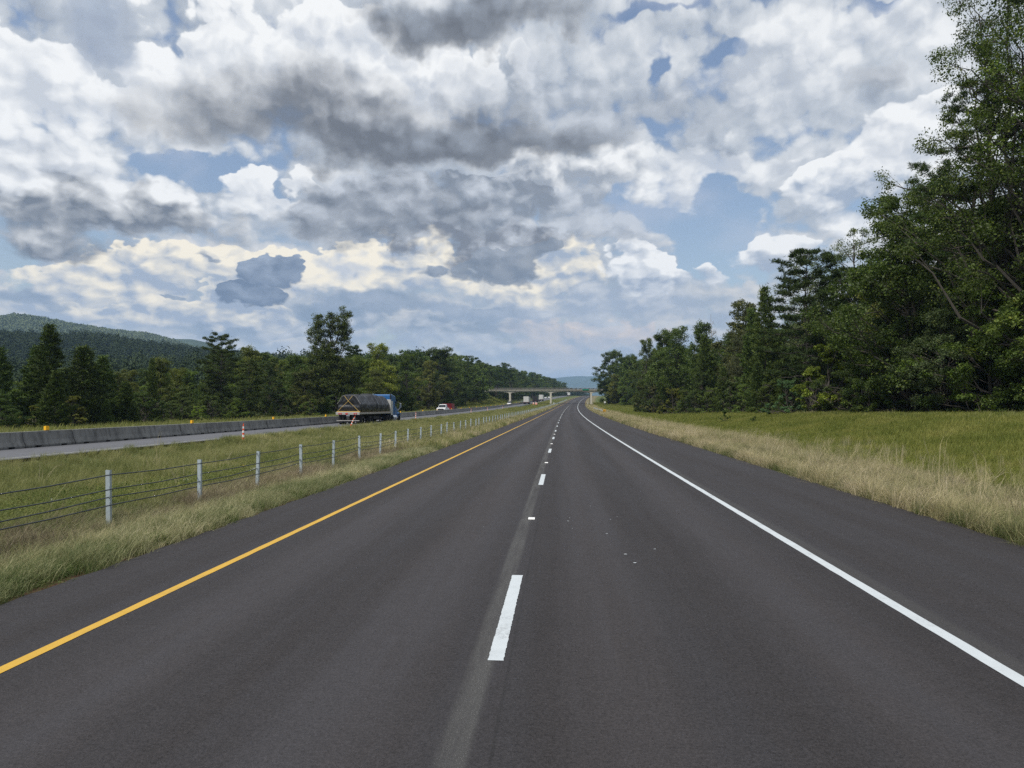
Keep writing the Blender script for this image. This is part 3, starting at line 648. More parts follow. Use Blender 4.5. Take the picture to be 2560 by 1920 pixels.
T('bigpine','pine_tree',27.2,80,18.4,PINE,'round-topped dark pine with bare lower trunk and spreading boughs on the right wood edge',rot=.9)
T('bigpine','pine_tree',32.4,84,17.0,PINE,'dark pine standing close behind the round-topped pine',rot=2.4)
T('cedartall','cedar_tree',26.9,95,16.8,CED,'tall dark cedar left of the round-topped pine',rot=.3)
T('cedartall','cedar_tree',27.9,105,15.6,CED,'ragged dark cedar second to the left of the round-topped pine',rot=1.7)
T('mid1','broadleaf_tree',31.6,124,19.3,(0.079,0.083,0.036),'brownish-topped broadleaf tree above the dark cedars',rot=.6)
T('oak','broadleaf_tree',28.2,112,12.5,(0.090,0.077,0.045),'tree with dull brown thinning foliage in the right wood edge',rot=1.2,wk=.8)
T('mid0','broadleaf_tree',26.6,135,17.2,(0.051,0.085,0.025),'dense dark green tree under the bare branches',rot=2.6,wk=.85)
T('cedartall','cedar_tree',25.6,128,14.5,CED,'dark cedar in front of the bare-branched trees',rot=2.0)
T('mid2','broadleaf_tree',24.6,152,18.2,(0.070,0.106,0.031),'mid green tree between the bare branches and the feathery-topped tree',rot=.4)
T('mid3','broadleaf_tree',24.3,168,19.6,(0.067,0.098,0.031),'feathery-topped green tree near the far end of the near right wood',rot=1.4,wk=.8)
T('mid1','broadleaf_tree',22.2,184,18.9,(0.064,0.094,0.034),'last tall tree at the road end of the near right wood',rot=3.6,wk=.75)
T('mid0','broadleaf_tree',25.0,188,17.0,MID,'rounded tree behind the last tree of the near right wood',rot=5.1,wk=.8)
for (x,y,h,s) in ((31.4,150,21.0,5),(28.7,152,19.8,6)):
    bmb=bare(s,h,7); t=thing('bare_tree','leafless grey tree with fine twigs above the right wood, '+('right' if s==5 else 'left')+' one of the pair','tree',(x,y,gz(x,y)),.3*s)
    bmb.build('trunk',M['deadwood'],t)
# undergrowth along the foot of the wood: every shrub a thing
SH=[('bushtree',33.0,50.2,11.5,(0.070,0.106,0.029),'large rounded leafy mass hung with vines at the foot of the tallest trees'),
    ('bushtree2',31.2,53.5,10.0,(0.079,0.125,0.029),'bright-leaved tall shrub at the foot of the forked tall tree'),
    ('bushtree',29.8,57.5,9.5,(0.070,0.110,0.056),'pale bluish tall shrub left of the vine-hung mass'),
    ('bushtree2',29.4,62.5,8.5,(0.064,0.100,0.034),'dark green rounded shrub below the broad feathery tree'),
    ('bushtree',35.0,47.0,9.5,(0.096,0.125,0.031),'yellow-green leafy mass cut by the right picture edge'),
    ('shrub',28.0,66.5,5.6,(0.070,0.112,0.029),'mid green shrub in the middle of the right wood edge'),
    ('bushtree2',29.0,70.0,7.8,(0.058,0.090,0.027),'dark shrub thicket below the pale bare limb'),
    ('shrub2',26.6,72.8,7.2,(0.160,0.206,0.034),'bright yellow-green shrub, the lightest one at the wood edge'),
    ('shrub2',26.0,75.0,5.0,(0.134,0.181,0.031),'smaller yellow-green shrub beside the lightest one'),
    ('shrub',24.6,78.5,4.0,(0.077,0.138,0.078),'low bluish-green shrub at the foot of the round-topped pine'),
    ('cedar',25.6,82.5,6.5,CED,'small dark cedar at the foot of the round-topped pine'),
    ('shrub',25.2,88.5,4.2,(0.077,0.119,0.031),'green shrub in front of the tall dark cedar'),
    ('cedar2',25.3,93.0,6.8,CED,'low dense cedar in front of the tall dark cedars'),
    ('shrub',25.3,99.0,4.4,(0.096,0.138,0.039),'light green shrub at the foot of the ragged dark cedar'),
    ('shrub2',25.1,105.5,5.0,(0.077,0.112,0.050),'grey-green shrub with drooping leaves below the brown-topped tree'),
    ('cedar2',25.3,112,7.5,CED,'dark juniper below the brown thinning tree'),
    ('shrub',24.5,118,4.6,(0.090,0.131,0.036),'pale green shrub below the dense dark tree'),
    ('bushtree2',24.8,126,7.5,(0.058,0.088,0.031),'dark spreading shrub below the bare branches'),
    ('shrub',23.4,134,5.0,(0.083,0.112,0.034),'olive shrub right of the yellowish round bush'),
    ('shrub',22.6,143,5.6,(0.141,0.144,0.031),'round yellowish bush at the edge of the field'),
    ('bushtree2',23.0,153,8.0,(0.064,0.094,0.029),'dark shrub left of the yellowish round bush'),
    ('shrub2',21.2,163,6.6,(0.109,0.106,0.050),'brushy bush with pale bare stems at its foot'),
    ('bushtree',21.8,175,8.5,(0.061,0.094,0.031),'dark shrub at the far end of the near right wood'),
    ('shrub2',20.6,184,7.0,(0.109,0.119,0.045),'pale olive bush at the very end of the near right wood')]
for i,(k,x,y,h,c,l) in enumerate(SH): T(k,'cedar_tree' if 'cedar' in k else 'shrub',x,y,h,c,l,cat='tree' if 'cedar' in k else 'shrub',rot=i*1.3)
T('bushtree','broadleaf_tree',36.0,52.5,13.5,MID,'dark leafy mass filling the gap under the tallest trees',rot=2.0)
T('bushtree2','broadleaf_tree',38.0,57.5,13.0,MID,'shaded understorey tree deep under the tallest trees',rot=.4)
T('bushtree2','broadleaf_tree',33.5,60.5,12.0,(.075,.115,.034),'mid-height leafy tree under the broad feathery tree',rot=4.4)
T('bushtree','broadleaf_tree',31.5,68.0,10.5,(.080,.120,.034),'leafy understorey tree left of the pale bare limb',rot=5.4)
T('shrub2','shrub',18.4,81,1.5,(0.045,0.088,0.020),'small dark leafy sapling alone in the green field',cat='shrub',rot=.5)
T('shrub','shrub',19.2,72,.9,(0.058,0.106,0.022),'low weed clump in the field near the lone sapling',cat='shrub',rot=1.5)
# the wood behind the right edge
for i in range(46):
    y=46+i*3.3+RND.uniform(-1.5,1.5); x=36+RND.uniform(0,5)+(i%3)*5-max(0,(y-110))*.05
    h=RND.uniform(14,19) if y>78 else RND.uniform(17,23); h=min(h,20 if y<110 else 17.5)
    kk=RND.choice(['mid0','mid1','mid2','mid3','midpine0','midpine1']); cc=RND.choice([DARK,MID,PINE,OLV]); T(kk,'wood_tree',x,y,h,cc,'%s %s inside the right wood, %s'%(tone(cc),KN[kk],'behind the tallest trees' if y<70 else 'behind the round-topped pine' if y<95 else 'behind the dark cedars' if y<125 else 'behind the bare-branched pair' if y<160 else 'near its road end'),'trees inside the near right wood')
# right, beyond the gap, up to the bridge
FR=[('mid1',23.4,346,25,'leafy tree hiding the right end of the bridge, nearest the road'),('mid0',27.0,341,25.5,'tallest rounded tree beside the right end of the bridge'),('mid3',30.6,322,22.5,'dark tree right of the rounded one by the bridge end'),
    ('mid2',24.8,322,14,'shorter grey-green tree at the wood foot by the bridge end'),('mid1',28.2,300,15,'lighter green tree at the back of the grassy gap'),('mid3',33,285,19,'dark tree closing the grassy gap on the right')]
for i,(k,x,y,h,l) in enumerate(FR): T(k,'broadleaf_tree',x,y,h,[DARK,(0.058,0.088,0.028),DARK,OLV,LIT,DARK][i],l,rot=i)
for i in range(40):
    y=222+i*4.6; x=float(shift(y))+25+RND.uniform(0,7)+(i%3)*6+(4 if y<300 else 0)
    kk=RND.choice(['farA','farB','mid0','farP']); cc=RND.choice([DARK,MID,PINE]); T(kk,'wood_tree',x,y,RND.uniform(15,21),cc,'%s %s in the wood %s the right end of the bridge'%(tone(cc),KN[kk],'this side of' if y<345 else 'beside and beyond'),'trees in the wood at the right end of the bridge')
# ---- left side, individually recognisable trees
LT=[('cedar2',-55.0,66,8.6,CED,'cedar_tree','dark cedar cut by the left picture edge',1.1),
 ('cedartall',-51.6,68.5,11.0,(0.044,0.070,0.019),'cedar_tree','tall pointed cedar, the highest near the left picture edge',1.35),
 ('cedar2',-51.5,73.5,9.2,(0.046,0.075,0.020),'cedar_tree','broad dark cedar right of the tall pointed one',1.5),('cedar',-53.6,80,8.7,CED,'cedar_tree','smaller dark cedar third from the left picture edge',1.3),
 ('cedar',-47.5,64,6.0,(0.046,0.073,0.020),'cedar_tree','low spreading cedar in front of the tall pointed one',1.5),('cedar',-58,75,9.5,CED,'cedar_tree','cedar standing behind the tall pointed one',1.2),
 ('cedar',-49.5,78,5.5,(0.054,0.088,0.022),'cedar_tree','low cedar with feathery boughs right of the left group',1.5),
 ('mid2',-55.5,86,6.9,(0.096,0.098,0.040),'broadleaf_tree','dull olive tree between the left cedars and the thin spire',1.2),
 ('cedar',-54.2,91,9.0,CED,'cedar_tree','thin cedar spire left of the rounded olive tree',.7),
 ('mid3',-57.2,98,9.6,(0.113,0.115,0.038),'broadleaf_tree','rounded olive-brown tree right of the thin cedar spire',.95),
 ('bushtree',-51.0,93,5.2,(0.070,0.103,0.043),'shrub','grey-green bush below the rounded olive tree',1.1),
 ('shrub',-46.2,88,2.7,(0.128,0.188,0.039),'shrub','small bright green bush behind the barrier',1.1),
 ('bigpine',-55.6,113,14.6,(0.051,0.083,0.027),'pine_tree','dark pine with an open pointed top left of the trees behind the truck',.95),
 ('midpine0',-50.2,112,10.2,(0.074,0.103,0.031),'pine_tree','bushy lighter pine at the right foot of the dark pointed pine',1.2),
 ('mid0',-47.8,105,6.5,(0.058,0.085,0.029),'broadleaf_tree','low dark tree in front of the pointed pine',1.2),
 ('mid1',-52.8,126,10.4,(0.049,0.077,0.029),'broadleaf_tree','dark round tree between the pointed pine and the three-headed tree',.9),
 ('mid0',-50.8,134,12.2,(0.061,0.095,0.027),'broadleaf_tree','green tree just left of the three-headed tree',.9),
 ('mid3',-47.0,128,9.0,(0.096,0.103,0.036),'broadleaf_tree','olive tree with fading leaves behind the truck, left of its load',1.1),
 ('midpine1',-51.2,172,17.3,PINE,'pine_tree','dark pine top right of the three-headed tree',1.1),
 ('mid2',-43.6,168,16.8,(0.125,0.163,0.034),'broadleaf_tree','yellow-green feathery tree above the truck cab',1.05),
 ('mid3',-45.4,158,13.5,(0.100,0.140,0.031),'broadleaf_tree','bright green tree directly behind the truck cab',1.1),
 ('mid1',-38.6,176,15.0,(0.079,0.115,0.029),'broadleaf_tree','green tree right of the yellow-green feathery one',1.0),
 ('mid0',-40.0,152,10.0,(0.113,0.110,0.038),'broadleaf_tree','brownish olive tree behind the blue truck cab',1.1),
 ('midpine0',-42.4,216,16.6,DARK,'pine_tree','slim dark pine left of the large dark crown',.8),
 ('mid1',-37.4,202,14.6,(0.115,0.115,0.040),'broadleaf_tree','brownish-green rounded tree behind the white pickup',.95),
 ('mid3',-39.4,231,20.8,(0.044,0.070,0.022),'broadleaf_tree','large dark rounded crown behind the red trailer',1.1)]
for i,(k,x,y,h,c,n,l,wk) in enumerate(LT): T(k,n,x,y,h,c,l,wk=wk,rot=i*.9,cat='shrub' if n=='shrub' else 'tree')
T('triple','broadleaf_tree',-45.6,140,22.9,(0.070,0.103,0.028),'tall tree with slender separate heads of leaves standing above the truck',rot=0.0)
# fill of the left wood: front rows, mid rows, slope by the bridge
LF='tree in the dark wood behind the left carriageway, between its more distinct trees'
for i in range(70):
    y=58+i*2.35+RND.uniform(-1,1); o=-57-RND.uniform(0,5)-(i%3)*6
    if 205<y: o+=8
    x=o; h=RND.uniform(6.5,8.6) if y<100 else RND.uniform(7.3,9.3) if y<135 else RND.uniform(11,14.5)
    if y<100: h=min(h,7.8)
    kk=RND.choice(['cedar2','mid0','mid1','mid3','mid2','mid1']) if y<120 else RND.choice(['mid0','mid1','mid3','midpine1']); cc=RND.choice([DARK,MID,MID,OLV]); T(kk,'wood_tree',x,y,h,cc,'%s %s inside the left wood, %s'%(tone(cc),KN[kk],lw(y)),'trees inside the left wood')
UB='leafy bush at the foot of the left wood, behind the concrete barrier'
for i in range(34):
    y=56+i*4.2; x=float(shift(y))-44.5-RND.uniform(0,3.5)-(3 if y<110 else 0)
    kk=RND.choice(['shrub','shrub2','bushtree','cedar']); cc=RND.choice([DARK,MID,OLV,CED,MID]); T(kk,'shrub',x,y,RND.uniform(2.6,5.0),cc,'low %s %s below the left wood, %s'%(tone(cc),KN[kk],lw(y)),'bushes at the foot of the left wood',cat='shrub',wk=1.25)
HB='tree on the wooded slope rising behind the left end of the bridge'
for i in range(96):
    y=238+i*2.1+RND.uniform(-2,2); x=float(shift(y))-(43+RND.uniform(0,5)+(i%4)*9)
    if 352<y<390 and x>-52: continue
    kk=RND.choice(['farA','farB','farP','farP','mid0' if y<300 else 'farA']); cc=RND.choice([DARK,DARK,PINE,MID,MID]); T(kk,'wood_tree',x,y,RND.uniform(15,20),cc,'%s %s on the wooded slope %s'%(tone(cc),KN[kk],'right of the red trailer' if y<290 else 'just left of the bridge end' if y<350 else 'rising behind the left bridge span'),'trees on the slope left of the bridge')
HC='tree of the wood beyond the bridge on the left side'
for i in range(110):
    y=440+i*5.6+RND.uniform(-3,3); x=float(shift(y))-(42+RND.uniform(0,6)+(i%3)*11)
    kk=RND.choice(['farA','farB','farP']); cc=RND.choice([DARK,PINE,MID]); T(kk,'wood_tree',x,y,RND.uniform(17,23),cc,'distant %s %s beyond the bridge, seen over its %s'%(tone(cc),KN[kk],'left pier' if y<520 else 'centre span' if y<750 else 'sign end'),'trees of the left wood beyond the bridge')
# ================================================================= scatter (stuff nobody could count)
def hidden_coll(name,meshes):
    c=D.collections.new(name)
    for i,me in enumerate(meshes): c.objects.link(D.objects.new('%s_%02d'%(name,i),me))
    return c
def scatter(name,pts,rot,scl,idx,coll,label=None,cat=None):
    n=len(pts); me=D.meshes.new(name); me.vertices.add(n); me.vertices.foreach_set('co',np.asarray(pts,np.float32).ravel())
    for an,ty,dat in (('rot','FLOAT_VECTOR',rot),('scl','FLOAT_VECTOR',scl)):
        a=me.attributes.new(an,ty,'POINT'); a.data.foreach_set('vector',np.asarray(dat,np.float32).ravel())
    a=me.attributes.new('idx','INT','POINT'); a.data.foreach_set('value',np.asarray(idx,np.int32))
    o=put(D.objects.new(name,me)); g=D.node_groups.new(name+'_nodes','GeometryNodeTree')
    g.interface.new_socket('Geometry',in_out='INPUT',socket_type='NodeSocketGeometry'); g.interface.new_socket('Geometry',in_out='OUTPUT',socket_type='NodeSocketGeometry')
    N=g.nodes; gi=N.new('NodeGroupInput'); go=N.new('NodeGroupOutput'); ip=N.new('GeometryNodeInstanceOnPoints'); ci=N.new('GeometryNodeCollectionInfo')
    ci.inputs['Collection'].default_value=coll; ci.inputs['Separate Children'].default_value=True; ci.inputs['Reset Children'].default_value=True
    def na(nm,ty):
        q=N.new('GeometryNodeInputNamedAttribute'); q.data_type=ty; q.inputs['Name'].default_value=nm; return [s for s in q.outputs if s.enabled and s.name=='Attribute'][0]
    L=g.links; L.new(gi.outputs[0],ip.inputs['Points']); L.new(ci.outputs[0],ip.inputs['Instance']); ip.inputs['Pick Instance'].default_value=True
    L.new(na('idx','INT'),ip.inputs['Instance Index']); e=N.new('FunctionNodeEulerToRotation'); L.new(na('rot','FLOAT_VECTOR'),e.inputs[0]); L.new(e.outputs[0],ip.inputs['Rotation'])
    L.new(na('scl','FLOAT_VECTOR'),ip.inputs['Scale']); L.new(ip.outputs[0],go.inputs[0])
    m=o.modifiers.new('scatter','NODES'); m.node_group=g; o['kind']='stuff'
    if label: o['label']=label
    return o
def blades(seed,n,h,w,spread,bend=.5,mt=None,heads=0,var=.4):
    r=np.random.default_rng(seed); a=r.uniform(0,6.28,n); rad=spread*np.sqrt(r.uniform(0,1,n)); b=np.stack([np.cos(a)*rad,np.sin(a)*rad,np.zeros(n)-.02],-1)
    hh=h*r.uniform(1-var,1+var*.6,n); la=r.uniform(0,6.28,n); ln=np.stack([np.cos(la),np.sin(la),np.zeros(n)],-1)*(hh*bend*r.uniform(.15,1.,n))[:,None]
    sd=np.stack([-np.sin(la+.6),np.cos(la+.6),np.zeros(n)],-1)*w/2
    m1=b+ln*.25+np.array([0,0,1])*(hh*.5)[:,None]; m2=b+ln*.62+np.array([0,0,1])*(hh*.84)[:,None]; t=b+ln*1.15+np.array([0,0,1])*(hh*.97)[:,None]
    V=np.stack([b-sd,b+sd,m1+sd*.85,m1-sd*.85,m2+sd*.6,m2-sd*.6,t+sd*.15,t-sd*.15],1).reshape(-1,3); i=np.arange(n)[:,None]*8
    F=np.concatenate([i+[0,1,2,3],i+[3,2,4,5],i+[5,4,6,7]]); return npmesh('blades',V,F,mt,np.tile(r.uniform(0,1,n),3))
def leafy(seed,n,h,spread,size,mt):
    r=np.random.default_rng(seed); C=np.stack([r.normal(size=n)*spread*.5,r.normal(size=n)*spread*.5,h*r.uniform(.05,1,n)],-1); N=unit(r.normal(size=(n,3))*.6+np.array([0,0,.8]))
    V=leaf_faces(C,N,size,r,.5); return npmesh('weeds',V,np.arange(n*4).reshape(n,4),mt,r.uniform(0,1,n))
G=[]
def reg(me): G.append(me); return len(G)-1
green_s=[reg(blades(i,42,.20,.007,.14,1.0,M['g_green'] if i else M['g_mix'])) for i in range(3)]
green_t=[reg(blades(10+i,40,.50,.008,.20,.55,M['g_olive'])) for i in range(3)]
straw=[reg(blades(20+i,44,.34,.006,.18,1.15,M['g_straw'])) for i in range(3)]
mixs=[reg(blades(25+i,46,.24,.006,.20,1.25,M['g_mix'])) for i in range(3)]
straw_t=[reg(blades(30+i,26,.72,.007,.16,.45,M['g_straw'])) for i in range(3)]
brown=[reg(blades(40+i,50,.26,.006,.24,1.5,M['g_brown'])) for i in range(2)]
lime=[reg(leafy(50+i,150,.42,.34,.045,M['g_lime'])) for i in range(2)]
field=[reg(blades(60+i,60,.42,.014,.42,.5,M['g_field'])) for i in range(3)]
far_o=[reg(blades(70+i,60,.55,.022,.62,.45,M['g_olive'])) for i in range(3)]
far_s=[reg(blades(80+i,60,.60,.022,.60,.5,M['g_straw'])) for i in range(3)]
far_f=[reg(blades(90+i,70,.45,.04,1.3,.4,M['g_field'])) for i in range(3)]
wht=[reg(leafy(100,60,.1,.22,.04,M['flower']))]; gold=[reg(leafy(101,50,.12,.18,.03,M['goldflower']))]
stalk=[reg(blades(110+i,5,1.15,.010,.10,.5,M['g_straw'],var=.3)) for i in range(3)]
GC=hidden_coll('grass_tufts',G)
pts=[];rots=[];scs=[];ids=[]
def sow(o0,o1,y0,y1,n,kinds,smin=.7,smax=1.25,ybias=1.0,keep=None,zoff=0.,tilt=.12,edge=None):
    r=rng; y=y0+(y1-y0)*r.uniform(0,1,n)**ybias; o=r.uniform(o0,o1,n)
    if keep is not None: k=keep(o,y)>r.uniform(0,1,n); o,y=o[k],y[k]
    n=len(o); x=o+shift(y); z=ground_z(x,y)+zoff
    pts.append(np.stack([x,y,z],-1)); rots.append(np.stack([r.normal(size=n)*tilt,r.normal(size=n)*tilt,r.uniform(0,6.28,n)],-1))
    s=r.uniform(smin,smax,n); scs.append(np.stack([s,s,s*r.uniform(.8,1.2,n)],-1)); ids.append(np.array(kinds)[r.integers(0,len(kinds),n)])
def patch(s,ph,lo=.0,hi=1.): return lambda o,y: np.clip(wob(o+ph,y*.8+ph,s)*1.1+.5,lo,hi)
# median, near side: cropped green and straw by the shoulder, brown thatch round the posts, olive tall grass beyond
sow(-6.9,-5.60,3,32,5200,green_s+mixs,.6,1.1,1.5,keep=lambda o,y:np.clip((-5.5-o)*1.6,0,1))
sow(-5.95,-5.5,3,60,900,mixs+green_s,.5,.9,1.4,tilt=.5)
sow(-8.3,-6.9,3,36,4500,mixs+green_s+mixs+brown+straw[:1],.35,.75,1.4)
sow(-9.0,-8.1,3,36,1900,mixs+green_s+brown,.6,1.1,1.4)
sow(-7.0,-6.3,3,36,2200,mixs+green_s+straw[:1],.5,.95,1.4)
sow(-8.8,-6.8,4,36,900,brown,.8,1.4,1.4,keep=patch(1.2,3.))
sow(-13.5,-8.2,4,42,8500,green_t+green_s+mixs,.45,.85,1.3)
sow(-12.5,-8.6,8,30,1300,lime,.6,1.1,1.1,keep=patch(.7,2.))
sow(-19.7,-12.5,8,60,9500,green_t,.35,.72,1.3)
sow(-17.5,-13,8,60,600,green_t,.8,1.1,1.3)
sow(-9,-5.75,32,120,6500,far_s[:1]+far_o[:1]+mixs+green_t+mixs,.4,.8,1.3)
sow(-19.6,-8.5,40,230,18000,far_o,.35,.75,1.35)
sow(-9,-5.7,110,340,3200,far_s+far_o,.4,.75,1.1); sow(-19.5,-9,200,520,4500,far_o+far_f,.6,1.0,1.1)
sow(-12,-8.4,8,34,9,wht+gold,.6,.9,1.,zoff=.3); sow(-17,-9,10,60,60,stalk,.7,1.1,1.2)
# right: straw band at the shoulder, green field behind it
sow(6.52,6.95,8,90,2600,straw+green_s,.7,1.2,1.5,tilt=.3)
sow(6.8,12.4,8,48,8500,straw+mixs+straw,.6,1.15,1.35,keep=patch(1.3,4.,.12,1.),tilt=.45)
sow(6.6,12.6,-6,9,2600,mixs+straw+green_s,.6,1.1)
sow(-12,-5.7,-6,4,1800,mixs+green_s,.6,1.0)
sow(12,30,-6,14,3500,field,.55,.95)
sow(6.6,12.6,8,48,6500,green_s+mixs+green_s+brown,.7,1.25,1.35,tilt=.25)
sow(6.9,13.2,9,48,900,brown+straw,.9,1.6,1.35,keep=patch(.9,7.),tilt=.5)
sow(7.2,13.4,9,60,1100,straw_t+stalk+mixs,.5,1.0,1.3,keep=patch(.8,5.),tilt=.35)
sow(8.0,13.2,10,50,80,stalk,.6,1.2,1.2,tilt=.6)
sow(6.6,12.3,46,330,12500,far_s+far_o[:1],.4,.72,1.5); sow(7.5,13.5,40,200,2500,straw_t,.7,1.0,1.4)
sow(12.4,31.5,12,95,20000,field,.55,.95,1.2); sow(12.0,30,90,215,7000,far_f+field,.6,1.0,1.2); sow(12,34,210,420,3500,far_f,.8,1.3)
sow(12.,16.,12,60,1200,straw_t+straw,.6,1.,1.3,keep=patch(.7,1.))
# left of the old road
sow(-44,-31.8,38,260,6500,far_o+far_f,.8,1.4,1.2); sow(-60,-40,38,130,3500,far_f+far_o,.8,1.5); sow(-60,-32,260,420,4200,far_f,1.,1.7)
# foot of the woods
sow(24,33,40,200,2600,field+far_o[:1],.5,.9)
scatter('grass',np.concatenate(pts),np.concatenate(rots),np.concatenate(scs),np.concatenate(ids),GC,'mixed green, straw and brown grass growing on the median, verges and field')
# ---- woods on the hills: crowns too far off to count
def blob(seed,n,size,sp=(1,1,1.15),mt=None):
    r=np.random.default_rng(seed); d=unit(r.normal(size=(n,3))); k=(.72+.28*r.uniform(0,1,n))*(1+.18*np.sin(d[:,0]*5+seed)+.15*np.sin(d[:,2]*6+seed*2))
    C=d*k[:,None]*np.array(sp)+np.array([0,0,.9]); N=unit(d+r.normal(size=(n,3))*.5); V=leaf_faces(C,N,size,r,.8); return npmesh('far_crown',V,np.arange(n*4).reshape(n,4),mt,r.uniform(0,1,n))
def farleaf(name,a,b):
    def f(t):
        oi=t.new('ShaderNodeObjectInfo'); r=t.new('ShaderNodeAttribute',attribute_name='rnd').outputs['Fac']; n=t.noise(oi.outputs['Location'],.006,4,.6)
        h=t.m('ADD',t.m('MULTIPLY',oi.outputs['Random'],.40),t.m('ADD',t.m('MULTIPLY',r,.10),t.m('MULTIPLY_ADD',t.m('SUBTRACT',n,.5),1.2,.1)))
        return bsdf(t,t.ramp(h,[(.1,a),(.8,b)]),.7,spec=.1)
    return mat(name,f)
M['far_near']=farleaf('hillside_leaves',(.022,.038,.018),(.050,.072,.028)); M['far_far']=farleaf('ridge_leaves',(.11,.145,.075),(.17,.205,.10)); M['far_wood']=farleaf('distant_leaves',(.025,.042,.02),(.055,.08,.03))  # ridge leaves paler: sunshine on the far hill is put into their colour
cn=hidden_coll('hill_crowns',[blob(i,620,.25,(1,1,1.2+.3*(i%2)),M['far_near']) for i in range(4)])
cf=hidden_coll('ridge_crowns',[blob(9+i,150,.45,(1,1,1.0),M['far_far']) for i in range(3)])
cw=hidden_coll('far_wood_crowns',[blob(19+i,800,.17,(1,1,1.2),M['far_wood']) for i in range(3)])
def cover(name,V,nx,ny,n,coll,smin,smax,label,k=4):
    r=rng; W=V.reshape(ny,nx,3); j=r.uniform(0,1,n)**.8*(ny/2-.6); i=r.uniform(0,nx-1.001,n); i0=i.astype(int); j0=j.astype(int); fi=(i-i0)[:,None]; fj=(j-j0)[:,None]
    p=W[j0,i0]*(1-fi)*(1-fj)+W[j0,i0+1]*fi*(1-fj)+W[j0+1,i0]*(1-fi)*fj+W[j0+1,i0+1]*fi*fj
    s=r.uniform(smin,smax,n); scatter(name,p-np.array([0,0,1])*s[:,None]*.4,np.stack([r.normal(size=n)*.1,r.normal(size=n)*.1,r.uniform(0,6.28,n)],-1),np.stack([s,s,s*r.uniform(.85,1.5,n)],-1),r.integers(0,k,n),coll,label)
R1=[(-1050,-200,45),(-850,300,55),(-740,500,58),(-662,610,57),(-611,660,60),(-575,692,68),(-542,719,67),(-505,745,70),(-472,766,64),(-438,786,59),(-418,797,56),(-376,818,54),(-341,833,51),(-293,851,44),(-200,878,24),(-120,890,10)]
me,V=ridge_mesh('wooded_hill',R1,330,M['hill'],nx=140,ny=12,rough=4,base=-2); tag(put(D.objects.new('wooded_hill',me)),'dark wooded hill behind the left trees',kind='structure')
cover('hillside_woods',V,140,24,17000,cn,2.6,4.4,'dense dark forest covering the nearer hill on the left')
R2=[(-3200,-300,190),(-2500,700,230),(-2100,1300,225),(-1840,1693,198),(-1699,1834,223),(-1599,1922,235),(-1572,1944,243),(-1465,2026,229),(-1370,2091,217),(-1284,2145,212),(-1227,2178,195),(-1162,2213,169),(-1095,2247,143),(-900,2330,100),(-700,2400,40)]
me,V=ridge_mesh('far_hill',R2,1000,M['ridge'],nx=160,ny=14,rough=10,base=-2,foot=.8); tag(put(D.objects.new('far_hill',me)),'paler sunlit wooded hill behind the dark one',kind='structure')
cover('ridge_woods',V,160,28,34000,cf,4.,7.,'forest covering the farther hill on the left, sunlight put into its pale green',3)
me,V=ridge_mesh('farther_hill',[(-2100,2500,250),(-1690,2835,258),(-1620,2875,288),(-1558,2909,288),(-1506,2937,275),(-1417,2980,235),(-1200,3050,120)],700,M['ridge'],nx=60,ny=8,rough=6,base=-2); tag(put(D.objects.new('farther_hill',me)),'small bluish hill crest behind the pale one',kind='structure')
BM=[(-5200,7300,250),(-2500,8600,270),(-759,8968,300),(0,9000,375),(201,8998,390),(352,8993,385),(502,8986,389),(651,8976,378),(1477,8878,337),(2812,8550,250),(5200,7300,230)]
me,V=ridge_mesh('mountain',BM,1800,M['ridge'],nx=200,ny=12,rough=12,base=-3); tag(put(D.objects.new('mountain',me)),'long flat blue mountain on the horizon above the road',kind='structure')
# distant wood closing the view beyond the crest of the road and on both flanks
n=5200; r=rng; y=r.uniform(1150,2300,n); x=shift(y)+r.uniform(-420,700,n); k=(np.abs(x-shift(y)+6)>26); 
y2=r.uniform(120,1150,3800); sdn=r.choice([-1,1],3800); x2=shift(y2)+np.where(sdn<0,-r.uniform(85,330,3800),r.uniform(60,300,3800)); x=np.concatenate([x[k],x2]); y=np.concatenate([y[k],y2]); n=len(x)
gzz=ground_z(x,y); s=r.uniform(4.,6.,n)*np.where(x<shift(y),np.where(y<210,.55,np.where(y<400,.8,1.)),1.)
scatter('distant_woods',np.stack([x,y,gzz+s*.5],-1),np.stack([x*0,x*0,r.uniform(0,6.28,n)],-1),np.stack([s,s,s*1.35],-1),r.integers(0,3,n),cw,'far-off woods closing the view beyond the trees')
# ================================================================= bridge
def xb(off): return off+float(shift(370))
BY=370.0; ZD=11.0; PX=[-26.1,-4.8,16.1]; BX0,BX1=-38.7,28.9
br=thing('road_bridge','pale concrete haunched-girder overpass with open rail crossing the highway','bridge',(0,0,0))
def soffit(x):
    d=min(abs(x-p) for p in PX); return 10.05-.75*max(0.,1-d/5.6)**1.35
def girder(y0,y1):
    xs=np.unique(np.concatenate([np.arange(BX0,BX1,.8),[BX0,BX1]]+[p+np.array([-.7,0,.7]) for p in PX])); mb=MB()
    lo=[(x,9.3 if min(abs(x-p) for p in PX)<.71 else soffit(x)) for x in xs]; poly=[(x,z) for x,z in lo]+[(x,ZD-.31) for x in xs[::-1]]
    n=len(xs); vs=[(x,y0,z) for x,z in poly]+[(x,y1,z) for x,z in poly]; m=len(poly); fs=[]
    for i in range(n-1):
        a,b,c,d=i,i+1,m-2-i,m-1-i; fs.append((a,b,c,d)); fs.append((m+a,m+d,m+c,m+b)); fs.append((a,m+a,m+b,b)); fs.append((d,c,m+c,m+d))
    fs+= [(0,m-1,2*m-1,m),(n-1,m+n-1,m+n,n)]; return mb.add(vs,fs)
for yy in (BY,BY+2.6,BY+5.2,BY+7.8): girder(yy,yy+.45).build('girder',M['concrete_bridge'],br)
